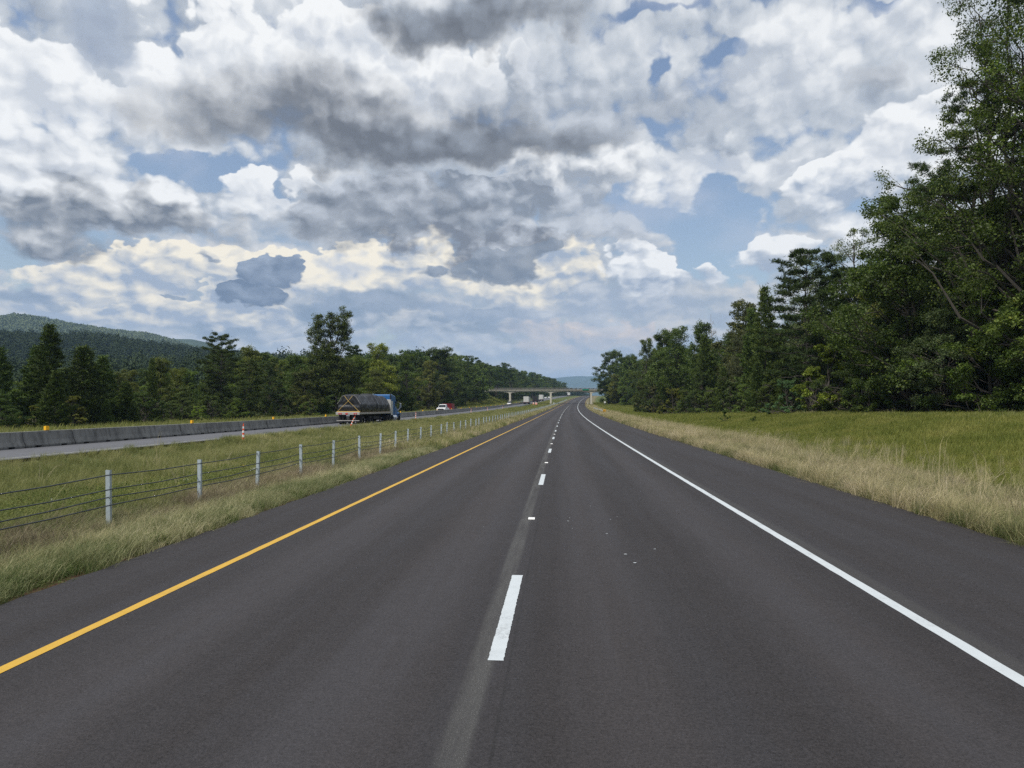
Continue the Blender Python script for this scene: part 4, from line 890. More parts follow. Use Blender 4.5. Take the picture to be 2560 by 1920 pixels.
MB().box(BX0-.3,BX1+.3,BY-.55,BY+8.8,ZD-.30,ZD).build('deck',M['concrete_bridge'],br)
for i,p in enumerate(PX):
    for yy in (BY+.35,BY+7.6):
        g=gz(p,yy); MB().box(p-.48,p+.48,yy-.45,yy+.45,g-.5,9.0).build('pier_column',M['concrete_bridge'],br,bevel=.06)
    MB().box(p-.56,p+.56,BY-.15,BY+8.2,8.95,9.295).build('pier_cap',M['concrete_bridge'],br,bevel=.05)
pm=MB().box(-.11,.11,-.11,.11,0,.95).mesh('rail_post'); pm.materials.append(M['steelrail'])
for yy in (BY-.35,BY+8.6):
    for i in range(31):
        o=put(D.objects.new('rail_post',pm),br); o.location=(BX0+.4+i*(BX1-BX0-.8)/30,yy,ZD+.001)
    for z in (.30,.62,.88): MB().box(BX0-.2,BX1+.2,yy-.16,yy-.113,ZD+z-.05,ZD+z+.05).build('bridge_rail',M['steelrail'] if z<.8 else M['alu'],br)
    MB().box(BX0-.2,BX1+.2,yy-.19,yy+.19,ZD+.002,ZD+.15).build('kerb',M['steelrail'],br)
for x0,x1 in ((BX0-1.2,BX0+.5),(BX1-.5,BX1+1.2)): MB().box(x0,x1,BY-.5,BY+8.7,5.5,ZD-.32).build('abutment',M['concrete_bridge'],br)
sg=thing('road_sign','small green name sign fixed to the bridge rail above the road','road sign',(0,0,0))
MB().box(11.6,14.9,BY-.66,BY-.62,ZD-.35,ZD+.28).build('sign_panel',M['green'],sg,bevel=.01)
for x in (12.2,14.3): MB().box(x-.04,x+.04,BY-.60,BY-.555,ZD-.3,ZD+.25).build('bracket',M['galv'],sg)
# approach bank of the overpass on both sides
for nm,pts_ in (('bridge_embankment',[(BX0-.9,-1),(BX1+.9,1)]),):
    for x0,sg_ in pts_:
        xs=np.array([0,3,10,30,70,120])*sg_+x0; ys=np.array([-20,-9,-2,4.2,10,17,28])+BY
        A,B=np.meshgrid(xs,ys); top=ZD-.05-.02*np.abs(A-x0); w=np.clip(1-(np.abs(B-(BY+4.1))-6)/14,0,1); zz=np.maximum(ground_z(A,B)-.3,ground_z(A,B)-.3+(top-ground_z(A,B))*w)
        me=npmesh(nm,np.stack([A,B,zz],-1).reshape(-1,3),grid_faces(len(xs),len(ys)),M['ground'],smooth=True); o=put(D.objects.new(nm,me)); o['kind']='structure'

# ================================================================= concrete barrier: every 3.6 m unit is a thing
prof=[(-.30,0.0),(-.30,.08),(-.19,.33),(-.085,.81),(.085,.81),(.19,.33),(.30,.08),(.30,0.0)]
def barrier_mesh():
    mb=MB(); L=1.785
    ys=[-L,-1.05,-.75,.75,1.05,L]
    rings=[]
    for i,y in enumerate(ys):
        rings.append([(x,y,z) for x,z in prof])
    mb.loft(rings)
    me=mb.mesh('concrete_barrier'); me.materials.append(M['barrier']); return me
def barrier_mesh2():
    """safety-shape unit with two lifting slots cut out at its foot and keyed ends"""
    mb=MB(); L=1.785
    up=[(-.30,.10),(-.30,.12),(-.19,.34),(-.09,.79),(-.075,.81),(.075,.81),(.09,.79),(.19,.34),(.30,.12),(.30,.10)]
    mb.loft([[(x,y,z) for x,z in up] for y in (-L,-L+.03,L-.03,L)])
    for y0,y1 in ((-L,-1.15),(-.72,.72),(1.15,L)): mb.box(-.299,.299,y0,y1,0,.10)
    me=mb.mesh('concrete_barrier'); me.materials.append(M['barrier']); return me
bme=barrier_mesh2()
rf=MB().box(-.06,.06,-.12,.12,0,.21).mesh('reflector'); rf.materials.append(M['amber'])
rfb=MB().box(-.06,.06,-.11,.11,0,.02).mesh('reflector_base'); rfb.materials.append(M['dark'])
refl=[34.2,49.7,62.3,78.8,99.,115.7,133.,148.,163.,178.2,192.,206.4,219.,231.]+[231+14.4*k for k in range(1,22)]
ordn=['first','second','third','fourth','fifth','sixth','seventh','eighth','ninth','tenth']
k=0; y=33.3-3.6*3+1.8
while y<505:
    zc=float(rz(y))-.02*6.0; off=-26.55+RND.uniform(-.02,.02)
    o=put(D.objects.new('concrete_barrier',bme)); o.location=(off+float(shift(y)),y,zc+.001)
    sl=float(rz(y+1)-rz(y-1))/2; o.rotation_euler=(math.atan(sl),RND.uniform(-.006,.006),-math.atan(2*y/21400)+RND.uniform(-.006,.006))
    has=any(abs(q-y)<1.8 for q in refl); idx=int(round((y-31.5)/3.6))
    if idx<0: lab='weathered concrete barrier unit cut off by the left picture edge'+(' or beyond it' if idx<-1 else '')
    elif has and y<85: lab=['concrete barrier unit carrying the leftmost yellow reflector','barrier unit with the yellow reflector left of the upright striped tube','concrete barrier unit with the yellow reflector midway between tube and truck','concrete barrier unit carrying the yellow reflector just left of the truck'][[34.2,49.7,62.3,78.8].index(min([34.2,49.7,62.3,78.8],key=lambda q:abs(q-y)))]
    elif y<49: lab='plain weathered concrete barrier unit, %s from the left picture edge'%ordn[idx]
    elif y<78: lab='plain concrete barrier unit between the upright striped tube and the truck'
    elif y<130: lab='concrete barrier unit '+('with a yellow reflector on top ' if has else '')+'beside or just ahead of the truck'
    elif y<240: lab='small-looking concrete barrier unit '+('with a yellow reflector ' if has else '')+'between the white pickup and the bridge'
    else: lab='far concrete barrier unit '+('with a yellow reflector ' if has else '')+'near or under the bridge'
    lab=lab.replace('concrete barrier unit with the yellow reflector','barrier unit with the yellow reflector'); tag(o,lab,'barrier','concrete barrier units between the two lanes of the old carriageway')
    if has:
        q=put(D.objects.new('reflector',rf),o); q.location=(0,0,.831); q=put(D.objects.new('reflector_base',rfb),o); q.location=(0,0,.8105)
    y+=3.6; k+=1

# ================================================================= cable barrier in the median
cb=thing('cable_barrier','galvanised posts strung with four dark steel cables along the median','cable barrier',(0,0,0))
w_,d_,t_=.038,.028,.006
pmb=MB().prism([(-w_,-d_),(w_,-d_),(w_,d_),(w_-t_,d_),(w_-t_,-d_+t_),(-w_+t_,-d_+t_),(-w_+t_,d_),(-w_,d_)],-.25,.95,'x')
vs=[(v[1],v[2],v[0]) for v in pmb.v]; pmb.v=vs; me_post=pmb.mesh('post'); me_post.materials.append(M['galv'])
hk=MB()
for z in (.885,.65,.50,.38): hk.tube([(.038,-.032,z+.03),(.045,-.045,z+.028),(.045,-.045,z-.02),(.03,-.036,z-.03)],.006,5)
me_hook=hk.mesh('hook'); me_hook.materials.append(M['galv'])
py=[5.6,8.75,11.9,14.8,17.9,20.7,24.0,26.8,30.2,32.6,35.7,38.6,42.2,45.2]; y=48.2
while y<345: py+=[y,y+2.3+.2*RND.random()]; y+=6.1+RND.uniform(-.15,.15)
for i,y in enumerate(py):
    o=put(D.objects.new('post',me_post),cb); ox=-7.75+(.05 if i%2 else -.05)+RND.uniform(-.03,.03); p=P(ox,y); zz=gz(p[0],y); o.location=(p[0],y,zz+.03); o.rotation_euler=(RND.uniform(-.03,.03),RND.uniform(-.035,.035),RND.uniform(-.1,.1))
    h=put(D.objects.new('hook',me_hook),o); o.scale=(1,1,RND.uniform(.985,1.02))
for j,hz_ in enumerate((.885,.65,.50,.38)):
    pts_=[]
    yy=[-1.5,2.4]+py
    for i,y in enumerate(yy):
        x=-7.75+float(shift(y)); z=gz(x,y)+.03+hz_; side=.055 if (i+j)%2 else -.055
        pts_.append((x+side*.9,y-.04,z))
        if i<len(yy)-1 and y<130:
            yn=(y+yy[i+1])/2; xm=-7.75+float(shift(yn)); sag=.012+(.10 if (j==0 and i in(10,13)) else 0)+RND.uniform(0,.012); pts_.append((xm,yn,(z+gz(-7.75+float(shift(yy[i+1])),yy[i+1])+.03+hz_)/2-sag))
    MB().tube(pts_,.0105,6).build('cable',M['cable'],cb,smooth=True)

# ================================================================= guard rails, markers, channeliser tubes, drums
def wbeam(name,label,path,parent_mat=M['galv'],h=.70,post=3.8,face=-1,extra=None):
    t=thing(name,label,'guard rail',(0,0,0)); path=[np.array(p,float) for p in path]
    pr=[(0,.155),(.05,.12),(.05,.06),(-.02,.02),(-.02,-.02),(.05,-.06),(.05,-.12),(0,-.155)]; rings=[]
    for i,p in enumerate(path):
        tg=path[min(i+1,len(path)-1)]-path[max(i-1,0)]; tg/=np.linalg.norm(tg); nr=np.array([tg[1],-tg[0],0])*face
        r1=[p+nr*(.07+a)+np.array([0,0,h-.155+b]) for a,b in pr]; r2=[p+nr*(.064+a)+np.array([0,0,h-.155+b]) for a,b in pr[::-1]]; rings.append(r1+r2)
    MB().loft(rings).build('rail',parent_mat,t)
    d=np.cumsum([0]+[np.linalg.norm(path[i+1]-path[i]) for i in range(len(path)-1)]); pmesh=MB().box(-.06,.06,-.05,.05,-.3,h-.02).mesh('post'); pmesh.materials.append(M['wood'] if extra else M['galv'])
    for s in np.arange(.4,d[-1],post):
        i=min(np.searchsorted(d,s),len(path)-1); o=put(D.objects.new('post',pmesh),t); a=max(i-1,0); f=(s-d[a])/max(1e-6,d[i]-d[a]); o.location=path[a]+(path[i]-path[a])*min(1,f)
    return t
gp=[]
for y in np.arange(150,222,3.8): p=P(8.4-.004*(y-150),y); gp.append((p[0],y,gz(p[0],y)-.0))
wbeam('guard_rail','shiny silver guard rail starting beside the right shoulder before the bridge',gp,face=-1)
ob=thing('object_marker','black and yellow striped marker plate at the near end of the right guard rail','marker sign',(gp[0][0]-.25,149.2,gp[0][2]))
MB().box(-.3,.3,-.02,.02,.02,.95).build('marker_plate',M['amber'],ob)
sb=MB()
for i in range(4):
    z=.10+i*.23; sb.add([(-.28,-.024,z),(.28,-.024,z-.14+.05),(.28,-.024,z+.02),(-.28,-.024,z+.13)],[(0,1,2,3)])
sb.build('stripe',M['dark'],ob); MB().box(-.04,.04,.022,.08,-.3,.9).build('post',M['galv'],ob)
gp=[]
for y in np.arange(344,520,4): p=P(-7.6,y); gp.append((p[0],y,gz(p[0],y)))
wbeam('guard_rail','pale guard rail along the left shoulder beyond the centre bridge pier',gp,face=1)
gp=[]
for y in np.arange(262,330,3.8): p=P(-18.9,y); gp.append((p[0],y,gz(p[0],y)))
wbeam('guard_rail','low pale guard rail on the far side of the median before the bridge',gp,face=-1)
gp=[]
for y in np.arange(330,470,4): p=P(-32.6,y); gp.append((p[0],y,gz(p[0],y)))
wbeam('guard_rail','guard rail behind the barrier at the left bridge pier',gp,face=1)
# delineator posts and a round white plate by the wood edge
dmk=MB().box(-.05,.05,-.02,.02,-.2,1.15).mesh('delineator'); dmk.materials.append(M['offwhite'])
for i,(o_,y_) in enumerate(((7.4,322),(7.5,338),(7.9,352))):
    p=P(o_,y_); o=put(D.objects.new('delineator_post',dmk)); o.location=(p[0],y_,gz(p[0],y_)); tag(o,'thin pale delineator post on the right shoulder near the bridge, '+['nearest','middle','farthest'][i]+' of three','post','delineator posts by the bridge')
xr,yr=.0605*330,330.; rp=thing('round_plate','small round white plate on a post at the wood edge right of the bridge pier','marker sign',(20.6,yr,gz(20.6,yr)))
MB().tube([(0,-.03,1.75),(0,.0,1.75)],.42,20).build('plate',M['white'],rp); MB().box(-.04,.04,.002,.06,-.3,1.9).build('post',M['galv'],rp)
sb_=thing('end_treatment','small white box-like rail end at the foot of the centre bridge pier','guard rail end',P(-8.6,346)); sb_.location.z=gz(sb_.location.x,346)
MB().box(-.35,.35,-.4,.4,-.1,1.0).build('end_box',M['offwhite'],sb_,bevel=.08); MB().box(-.28,.28,-.46,-.402,.2,.85).build('face_plate',M['galv'],sb_)
# striped channeliser tubes
def tube_marker():
    t=thing('traffic_tube','x','traffic cone'); MB().tube([(0,0,0.0),(0,0,.05),(0,0,.07)],[.20,.20,.12],8).build('base',M['black_rubber'],t)
    zs=[.07,.30,.44,.56,.70,.82,.94]; R=lambda z:.085-.055*(z/1.05)
    for i in range(len(zs)-1): MB().tube([(0,0,zs[i]),(0,0,zs[i+1])],[R(zs[i])+(.003 if i%2 else 0),R(zs[i+1])+(.003 if i%2 else 0)],12).build('white_band' if i%2 else 'orange_band',M['reflect'] if i%2 else M['orange'],t)
    MB().tube([(0,0,.94),(0,0,1.02),(0,0,1.04),(0,0,1.10),(0,0,1.13)],[R(.94),.032,.018,.018,.03],10).build('grip_top',M['orange'],t); return t
def copy_tree(o,parent=None):
    c=put(o.copy(),parent)
    for ch in list(o.children): copy_tree(ch,c)
    return c
tm_=tube_marker(); GRP='striped traffic tubes along the near edge of the old carriageway'
TB=[(-18.9,41.2,0,'upright orange and white striped tube standing nearest, in front of the barrier'),(-19.6,64.8,.42,'orange and white striped tube leaning over behind the truck'),(-20.3,97,.0,'striped tube just ahead of the truck cab'),(-20.2,152,.05,'striped tube below the gap right of the red trailer, nearest of the three far ones'),(-20.3,183,0,'middle one of the three far striped tubes before the bridge'),(-20.2,222,0,'farthest one of the three far striped tubes before the bridge')]
for i,(o_,y_,ln,lb) in enumerate(TB):
    c=tm_ if i==0 else copy_tree(tm_); p=P(o_,y_); c.location=(p[0],y_,gz(p[0],y_)+(.06 if o_>-19.9 else .0)+.04); c.rotation_euler=(0,ln,RND.uniform(0,6)) if not ln else (.05,ln,0); c['label']=lb; c['group']=GRP
# orange drums near the bridge
def drum():
    t=thing('traffic_drum','x','traffic drum'); zs=[.04,.24,.38,.52,.66,.80,.94]
    MB().tube([(0,0,0),(0,0,.06)],[.36,.34],16).build('base',M['black_rubber'],t)
    for i in range(6): MB().tube([(0,0,zs[i]+.02*(i==0)),(0,0,zs[i+1])],[.29-.015*i,.29-.015*(i+1)],16).build('white_band' if i%2 else 'orange_band',M['reflect'] if i%2 else M['orange'],t)
    return t
dr=drum()
for i,(o_,y_) in enumerate(((-18.5,346),(-17.6,347.5),(-16.9,346.2))):
    c=dr if i==0 else copy_tree(dr); p=P(o_,y_); c.location=(p[0],y_,gz(p[0],y_)+.3); c.scale=(1.25,1.25,1.25); c['label']=['left','middle','right'][i]+' one of three orange drums in the median before the bridge'; c['group']='orange drums near the bridge'

# ================================================================= flatbed truck with tarped load (rear at local y=0, front towards +y)
tx,ty=-22.55,74.3; tk=thing('flatbed_truck','blue tractor pulling a flatbed trailer along the far carriageway, seen from behind','truck',(tx,ty,-.06),-.007)
W=1.28
MB().box(-W,W,.06,13.9,1.30,1.46).build('trailer_deck',M['wood'],tk,bevel=.01)
MB().box(-W-.02,W+.02,-.02,.055,1.18,1.47).build('rear_bumper_rail',M['alu'],tk,bevel=.015)
for s in (-1,1):
    MB().box(s*(W+.003)-.012,s*(W+.003)+.03 if s>0 else s*(W+.003)+.012,.06,13.9,1.24,1.44).build('side_rail',M['alu'],tk) if s>0 else MB().box(-W-.03,-W-.003,.06,13.9,1.24,1.44).build('side_rail',M['alu'],tk)
    for dx in (.72,.93): MB().tube([(s*dx,-.05,1.30),(s*dx,-.021,1.30)],.075,12).build('tail_light',M['lamp_red'],tk)
    MB().box(s*.42-.22*(s<0)-.22*(s>0)+.0 if False else s*.95-.32,s*.95+.32,.90,.93,.32,1.17).build('mud_flap',M['black_rubber'],tk)
    MB().box(s*.42-.07,s*.42+.07,.4,13.0,.95,1.295).build('chassis_beam',M['dark'],tk)
MB().box(-W+.05,W-.05,.10,.18,.52,.60).build('underride_bar',M['alu'],tk)
for s in (-1,1): MB().box(s*.55-.04,s*.55+.04,.10,.18,.60,1.29).build('bumper_strut',M['dark'],tk)
MB().box(-.24,.02,-.055,-.022,1.225,1.36).build('red_white_strip',M['lamp_red'],tk)
MB().box(-.18,.18,.07,.09,1.03,1.17).build('licence_plate',M['white'],tk)
def wheelset(y,xs,par,r=.51,w=.26):
    for x in xs:
        wh=MB().wheel(x,y,r,r,w).build('wheel',M['black_rubber'],par,smooth=False); sg_=1 if x>0 else -1
        MB().tube([(x-sg_*.10,y,r),(x+sg_*.02,y,r),(x+sg_*.05,y,r)],[r*.64,r*.60,r*.2],18).build('rim',M['chrome'] if abs(x)>1.05 else M['alu'],wh)
    MB().tube([(-1.0,y,r),(1.0,y,r)],.07,8).build('axle',M['dark'],par)
X4=(-1.13,-.84,.84,1.13)
wheelset(1.5,X4,tk); wheelset(4.6,X4,tk)
MB().box(-.9,.9,7.0,9.3,.62,.94).build('tool_rack',M['dark'],tk); 
for s in (-1,1): MB().box(s*.75-.05,s*.75+.05,10.2,10.35,.35,1.29).build('landing_leg',M['dark'],tk)
# tractor
wheelset(12.4,X4,tk); wheelset(13.75,X4,tk); wheelset(18.55,(-1.05,1.05),tk,w=.30)
MB().box(-.45,.45,11.8,19.0,.72,1.02).build('tractor_frame',M['dark'],tk)
side=[(15.0,.95),(17.15,.95),(17.2,2.05),(16.75,3.0),(16.45,3.42),(14.7,3.62),(14.1,3.55),(14.1,1.0)]
cab=MB().prism(side,-1.16,1.16,'x').build('cab',M['blue'],tk,bevel=.09)
MB().box(-1.20,1.20,13.95,14.098,1.15,2.95).build('cab_back_panel',M['lightgrey'],tk,bevel=.03)
for s in (-1,1):
    x0,x1=(1.163,1.20) if s>0 else (-1.20,-1.163)
    MB().box(x0,x1,14.12,14.95,1.02,2.75).build('side_fairing',M['offwhite'],tk,bevel=.015)
    dv=MB().prism([(16.1,1.1),(17.0,1.1),(17.03,2.0),(16.70,2.78),(16.1,2.78)],x0-.0 if s>0 else x0+.012,x1-.012 if s>0 else x1,'x').build('door',M['blue'],tk)
    MB().prism([(16.18,2.05),(16.95,2.05),(16.64,2.70),(16.18,2.70)],*((1.1885,1.196) if s>0 else (-1.196,-1.1885)),'x').build('side_window',M['glass'],dv)
    MB().tube([(s*1.18,17.2,1.7),(s*1.62,17.45,1.85),(s*1.62,17.45,2.6),(s*1.18,17.1,2.65)],.009,6).build('mirror_bracket',M['chrome'],tk)
    MB().box(s*1.62-.11,s*1.62+.11,17.40,17.44,1.95,2.5).build('mirror',M['chrome'],tk,bevel=.02)
    MB().tube([(s*1.18,17.9,1.55),(s*1.38,18.2,1.95)],.014,6).build('hood_mirror_arm',M['chrome'],tk); MB().tube([(s*1.40,18.17,2.02),(s*1.40,18.23,2.02)],.10,12).build('hood_mirror',M['chrome'],tk)
    MB().tube([(s*1.0,15.0,.68),(s*1.0,16.9,.68)],.33,18).build('fuel_tank',M['chrome'],tk)
    MB().tube([(s*1.10,14.02,1.0),(s*1.10,14.02,3.75)],.07,10).build('exhaust_stack',M['chrome'] if s<0 else M['dark'],tk)
    MB().prism([(17.95,.62),(18.0,.98),(18.25,1.14),(18.85,1.14),(19.12,.98),(19.2,.62),(19.32,.62),(19.3,1.12),(18.95,1.32),(18.15,1.32),(17.86,1.12),(17.84,.62)],s*1.02-.17,s*1.02+.17,'x').build('fender',M['blue'],tk)
hd=[(17.22,1.0),(19.25,1.0),(19.35,1.45),(19.1,1.78),(17.22,2.02)]
MB().prism(hd,-.84,.84,'x').build('hood',M['blue'],tk,bevel=.07)
MB().box(-.55,.55,19.37,19.42,.95,1.6).build('grille',M['chrome'],tk); MB().box(-1.18,1.18,19.36,19.6,.42,.80).build('front_bumper',M['chrome'],tk,bevel=.04)
MB().add([(-1.0,17.172,2.12),(1.0,17.172,2.12),(1.0,16.77,2.96),(-1.0,16.77,2.96)],[(0,1,2,3)]).build('windshield',M['glass'],tk)
for s in (-1,1): MB().box(s*.95-.12,s*.95+.12,19.33,19.40,1.05,1.25).build('headlight',M['headlight'],tk)
# the tarped load: ribbed black sheet over crates, its own thing
ld=thing('tarped_load','black tarpaulin bundle with crossed yellow straps at its back, riding on the flatbed','tarped load',(tx,ty,-.06),-.007)
r_=np.random.default_rng(3); ny=110; ys=np.linspace(.42,13.3,ny); ring=[]
cs=[(-1.24,1.48),(-1.27,1.75),(-1.24,2.1),(-1.20,2.36),(-.98,2.72),(-.74,3.10),(-.55,3.27),(0,3.30),(.55,3.27),(.74,3.10),(.98,2.72),(1.20,2.36),(1.24,2.1),(1.27,1.75),(1.24,1.48)]
# subdivide the section
cs2=[]
for i in range(len(cs)-1):
    for f_ in (0,.5): cs2.append(tuple(np.array(cs[i])*(1-f_)+np.array(cs[i+1])*f_))
cs2.append(cs[-1]); cs2=np.array(cs2); V=[]
for j,y in enumerate(ys):
    rib=.040*math.cos(y*2*math.pi/.47)+.02*math.sin(y*7.3)+.004*r_.normal(); fold=.16*math.exp(-((y-7.2)/.45)**2)+.14*math.exp(-((y-9.4)/.35)**2)-.10*math.exp(-((y-8.3)/.4)**2)-.12*math.exp(-((y-12.9)/.5)**2)+.05*math.sin(y*1.1)
    k=1.0+rib*.55+fold*.6; endk=1-.10*math.exp(-(y-.42)/.25)
    for (x,z) in cs2:
        up=(z-1.48)/1.8; n2=.014*math.sin(y*11+z*9)+.005*r_.normal()
        V.append((x*(1+ (k-1)*(.6+.6*up))*(1-.05*math.exp(-(y-.42)/.3))+n2*.7,y,1.48+(z-1.48)*(k if up>.3 else 1)*endk+n2*(z>1.6)))
me=npmesh('tarpaulin',V,grid_faces(len(cs2),ny)); 
def f(t):
    c=tc(t); n=t.noise(c,2.2,5,.6); w=t.noise(t.vm('MULTIPLY',c,(1.5,9,1.5)),1.,4,.6)
    return bsdf(t,t.ramp(n,[(.3,(.009,.0095,.011)),(.7,(.024,.025,.029))]),.36,normal=bump(t,t.m('ADD',n,w),.5,.05),spec=.55)
M['tarp']=mat('black_tarpaulin',f); me.materials.append(M['tarp']); put(D.objects.new('tarpaulin',me),ld)
# back face: sagging sheet
nx_,nz_=25,16; V=[]
for a in range(nz_):
    v=a/(nz_-1); z=1.48+v*1.72; hw=np.interp(z,[1.48,1.75,2.36,2.72,3.1,3.24],[1.20,1.23,1.16,.94,.70,.55])
    for b in range(nx_):
        u=-1+2*b/(nx_-1); yv=.42-.10*math.exp(-((v-.28)/.13)**2)*(1-u*u)**.5 +.04*math.exp(-((v-.45)/.09)**2)-.10*math.exp(-((v-.72)/.18)**2)*max(0,1-(u/.65)**2)+.02*math.sin(u*14+v*6)+.012*r_.normal()
        V.append((u*hw,yv if abs(u)<.99 else .43,z))
me=npmesh('tarpaulin_end',V,grid_faces(nx_,nz_)); me.materials.append(M['tarp']); put(D.objects.new('tarpaulin_end',me),ld)
def strap(pts,w=.05):
    mb=MB(); mb.tube(pts,.020,5); return mb.build('strap',M['strap'],ld)
strap([(-1.20,.20,1.50),(-.6,.17,2.1),(0,.15,2.63),(.45,.22,3.22)]); strap([(1.20,.20,1.50),(.6,.17,2.1),(0,.12,2.66),(-.45,.22,3.22)])
MB().box(-1.22,1.30,.10,.26,1.463,1.56).build('end_beam',M['strap'],ld)
for s in (-1,1): MB().tube([(s*.5,.30,3.27),(s*.78,.40,3.12),(s*1.02,.42,2.72),(s*1.26,.42,2.36)],.018,4).build('edge_cord',M['alu'],ld)
for y in (2.2,5.2,8.4,11.5): MB().tube([(1.30,y,1.47),(1.33,y,2.3),(1.04,y,2.78),(.78,y,3.2)],.012,4).build('tie_down',M['dark'],ld)

# ================================================================= oncoming pickup with a red trailer
pk=thing('pickup_truck','white pickup driving towards the camera behind the concrete barrier','pickup',P(-29.2,168),math.pi); pk.location.z=float(rz(168))-.2
pk.scale=(1.06,1.06,1.06)
bs=[(-2.9,.45),(-2.9,1.12),(-1.05,1.14),(-.95,1.18),(1.15,1.14),(2.55,1.10),(2.75,.95),(2.8,.45)]
MB().prism(bs,-.98,.98,'x').build('body',M['white'],pk,bevel=.07)
MB().loft([[(-.92,-1.0,1.15),(.92,-1.0,1.15),(.92,1.25,1.15),(-.92,1.25,1.15)],[(-.74,-.85,1.86),(.74,-.85,1.86),(.74,.45,1.86),(-.74,.45,1.86)],[(-.66,-.7,1.92),(.66,-.7,1.92),(.66,.3,1.92),(-.66,.3,1.92)]]).build('cab',M['white'],pk,bevel=.04)
MB().add([(-.84,1.21,1.22),(.84,1.21,1.22),(.70,.53,1.82),(-.70,.53,1.82)],[(0,1,2,3)]).build('windshield',M['glass'],pk)
for s in (-1,1):
    MB().add([(s*.917,1.0,1.22),(s*.917,-.85,1.22),(s*.77,-.75,1.80),(s*.77,.42,1.80)],[(0,1,2,3)]).build('side_window',M['glass'],pk)
    MB().box(s*.80-.14,s*.80+.14,2.76,2.83,.80,1.03).build('headlight',M['headlight'],pk); MB().box(s*1.08-.10,s*1.08+.10,.95,1.08,1.15,1.36).build('mirror',M['dark'],pk,bevel=.02)
    for y in (1.9,-1.9): MB().wheel(s*.86,y,.38,.38,.26).build('wheel',M['black_rubber'],pk)
MB().box(-.62,.62,2.79,2.86,.62,.98).build('grille',M['dark'],pk,bevel=.02); MB().box(-.95,.95,2.78,2.95,.40,.60).build('bumper',M['chrome'],pk,bevel=.03)
rt=thing('dump_trailer','dark red slatted trailer towed behind the white pickup','trailer',P(-29.25,176.0),math.pi); rt.location.z=float(rz(176))-.2
MB().prism([(-2.3,.75),(1.9,.75),(2.35,2.15),(-2.3,2.15)],-1.16,1.16,'x').build('box_body',M['red'],rt,bevel=.03)
for x in np.linspace(-1.0,1.0,6): MB().box(x-.03,x+.03,2.0,2.06,.8,1.3).build('rib',M['red'],rt)
MB().box(-1.2,1.2,-2.4,2.4,.55,.74).build('frame',M['white'],rt); MB().prism([(2.4,.55),(4.4,.50),(4.4,.6),(2.4,.74)],-.08,.08,'x').build('drawbar',M['dark'],rt)
for s in (-1,1):
    for y in (-.5,.5): MB().wheel(s*1.0,y-.3,.36,.36,.22).build('wheel',M['black_rubber'],rt)
MB().tube([(1.14,-2.3,2.15),(1.14,-3.3,.8)],.04,6).build('ramp_arm',M['amber'],rt)
lt=thing('flat_trailer','low dark equipment deck right behind the red trailer','trailer',P(-29.25,181.5),math.pi); lt.location.z=float(rz(181.5))-.2
MB().box(-1.1,1.1,-2.2,2.2,.75,.95).build('deck',M['dark'],lt); MB().box(-.9,.9,-1.9,-1.6,.955,1.4).build('rack',M['dark'],lt)
for s in (-1,1): MB().wheel(s*.95,-.8,.36,.36,.22).build('wheel',M['black_rubber'],lt)

# ================================================================= distant vehicles
def boxtruck(name,label,off,y,rot,h=4.0,L=13,w=2.6,front=False,col='white',dzz=0):
    t=thing(name,label,'truck',P(off,y),rot); t.location.z=float(rz(y))-.1+dzz
    MB().box(-w/2,w/2,0,L,1.1,h).build('box_body',M[col],t,bevel=.04)
    for s in (-1,1):
        MB().box(s*w/4-w/4+.05,s*w/4+w/4-.05,-.03,-.002,1.2,h-.12).build('rear_door',M['dark' if col=='dark' else 'offwhite'],t); MB().box(s*.95-.15,s*.95+.15,-.05,-.01,.98,1.09).build('tail_light',M['lamp_red'],t)
        for yy in (1.2,2.5,L-1.5): MB().wheel(s*1.0,yy,.5,.5,.5).build('wheel',M['black_rubber'],t)
    MB().box(-w/2+.1,w/2-.1,.05,L,.75,1.09).build('chassis',M['dark'],t); MB().box(-1.2,1.2,L+.2,L+2.3,.8,3.3).build('cab',M['dark'],t,bevel=.1); return t
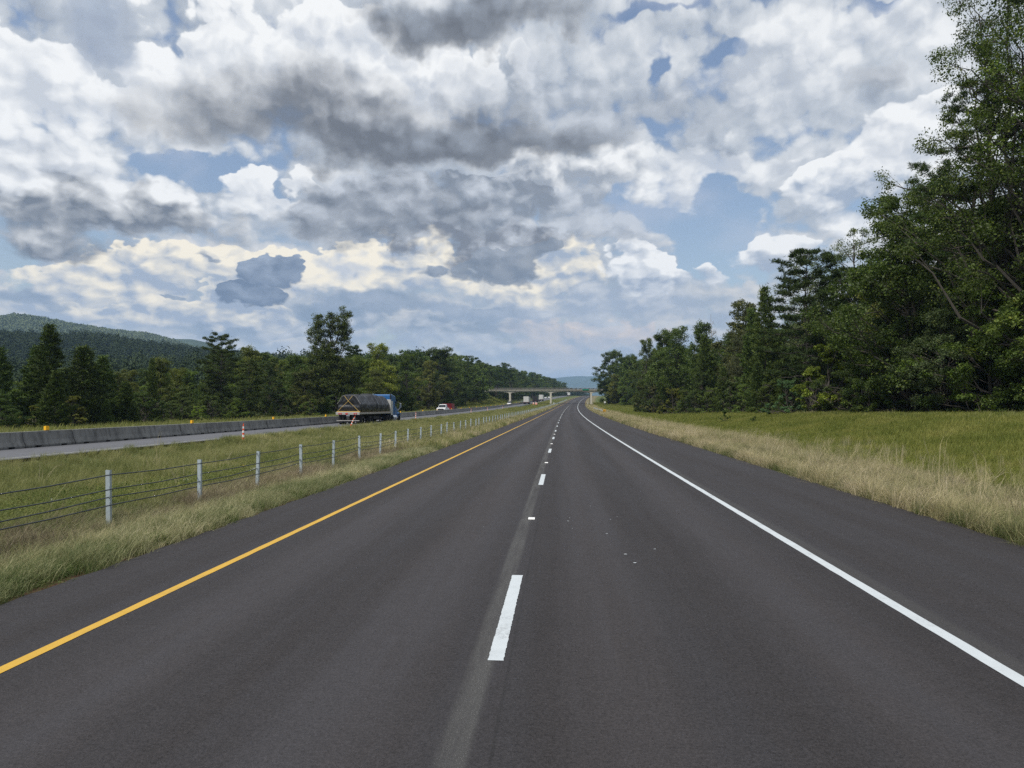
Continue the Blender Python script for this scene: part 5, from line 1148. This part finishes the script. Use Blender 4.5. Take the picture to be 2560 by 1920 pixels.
def car(name,label,off,y,rot,col='white',cat='car',dzz=0,h=1.45):
    t=thing(name,label,cat,P(off,y),rot); t.location.z=float(rz(y))-.15+dzz
    MB().prism([(-2.2,.3),(-2.25,.85),(-1.4,.95),(1.0,.92),(2.1,.75),(2.2,.3)],-.9,.9,'x').build('body',M[col],t,bevel=.08)
    MB().loft([[(-.8,-1.7,.93),(.8,-1.7,.93),(.8,1.0,.93),(-.8,1.0,.93)],[(-.62,-1.2,h),(.62,-1.2,h),(.62,.2,h),(-.62,.2,h)]]).build('cabin',M['glass'],t,bevel=.04)
    MB().box(-.63,.63,-1.2,.2,h-.02,h+.03).build('roof',M[col],t,bevel=.02)
    for s in (-1,1):
        MB().box(s*.65-.15,s*.65+.15,2.1,2.2,.55,.72).build('headlight',M['headlight'],t)
        for yy in (1.35,-1.35): MB().wheel(s*.8,yy,.32,.32,.2).build('wheel',M['black_rubber'],t)
    return t
pi=math.pi
boxtruck('box_trailer_truck','white box trailer seen from behind, left of the centre bridge pier',-22.6,352,-.02,h=3.9,col='offwhite')
boxtruck('box_trailer_truck','dark truck half hidden behind the centre bridge pier',-22.9,415,-.03,h=3.7,col='dark')
boxtruck('box_trailer_truck','smaller white box trailer seen from behind, right of the centre bridge pier',-23.0,470,-.03,h=4.1)
boxtruck('box_trailer_truck','far white truck visible beside the right bridge pier',-21.5,820,-.07,h=4.0,L=11)
boxtruck('box_trailer_truck','far pale truck right of the right bridge pier, tiny',-27.5,900,pi-.07,h=4.0,L=11,col='offwhite')
car('suv','white car coming towards the camera under the left span of the bridge',-29.2,335,pi-.02,h=1.7,cat='suv')
car('car','tiny white car far up the road, left one under the green sign',-29,600,pi-.04,); car('car','tiny white car far up the road, right one under the green sign',-29,640,pi-.04)
car('car','dark car under the bridge right of the centre pier',-22.8,445,-.03,col='dark')
# ================================================================= haze
hb=MB().box(-11500,11500,-3000,11800,-40,470).mesh('haze'); ho=put(D.objects.new('haze',hb)); ho['kind']='stuff'; ho['label']='thin pale blue haze that fades the far hills'
hm=D.materials.new('haze'); hm.use_nodes=True; t=NT(hm.node_tree)
vn=t.new('ShaderNodeVolumePrincipled',{'Color':(.43,.64,1.0,1),'Density':1.0e-4,'Anisotropy':.15}); oo=t.new('ShaderNodeOutputMaterial'); t.l.new(vn.outputs[0],oo.inputs['Volume']); hb.materials.append(hm)
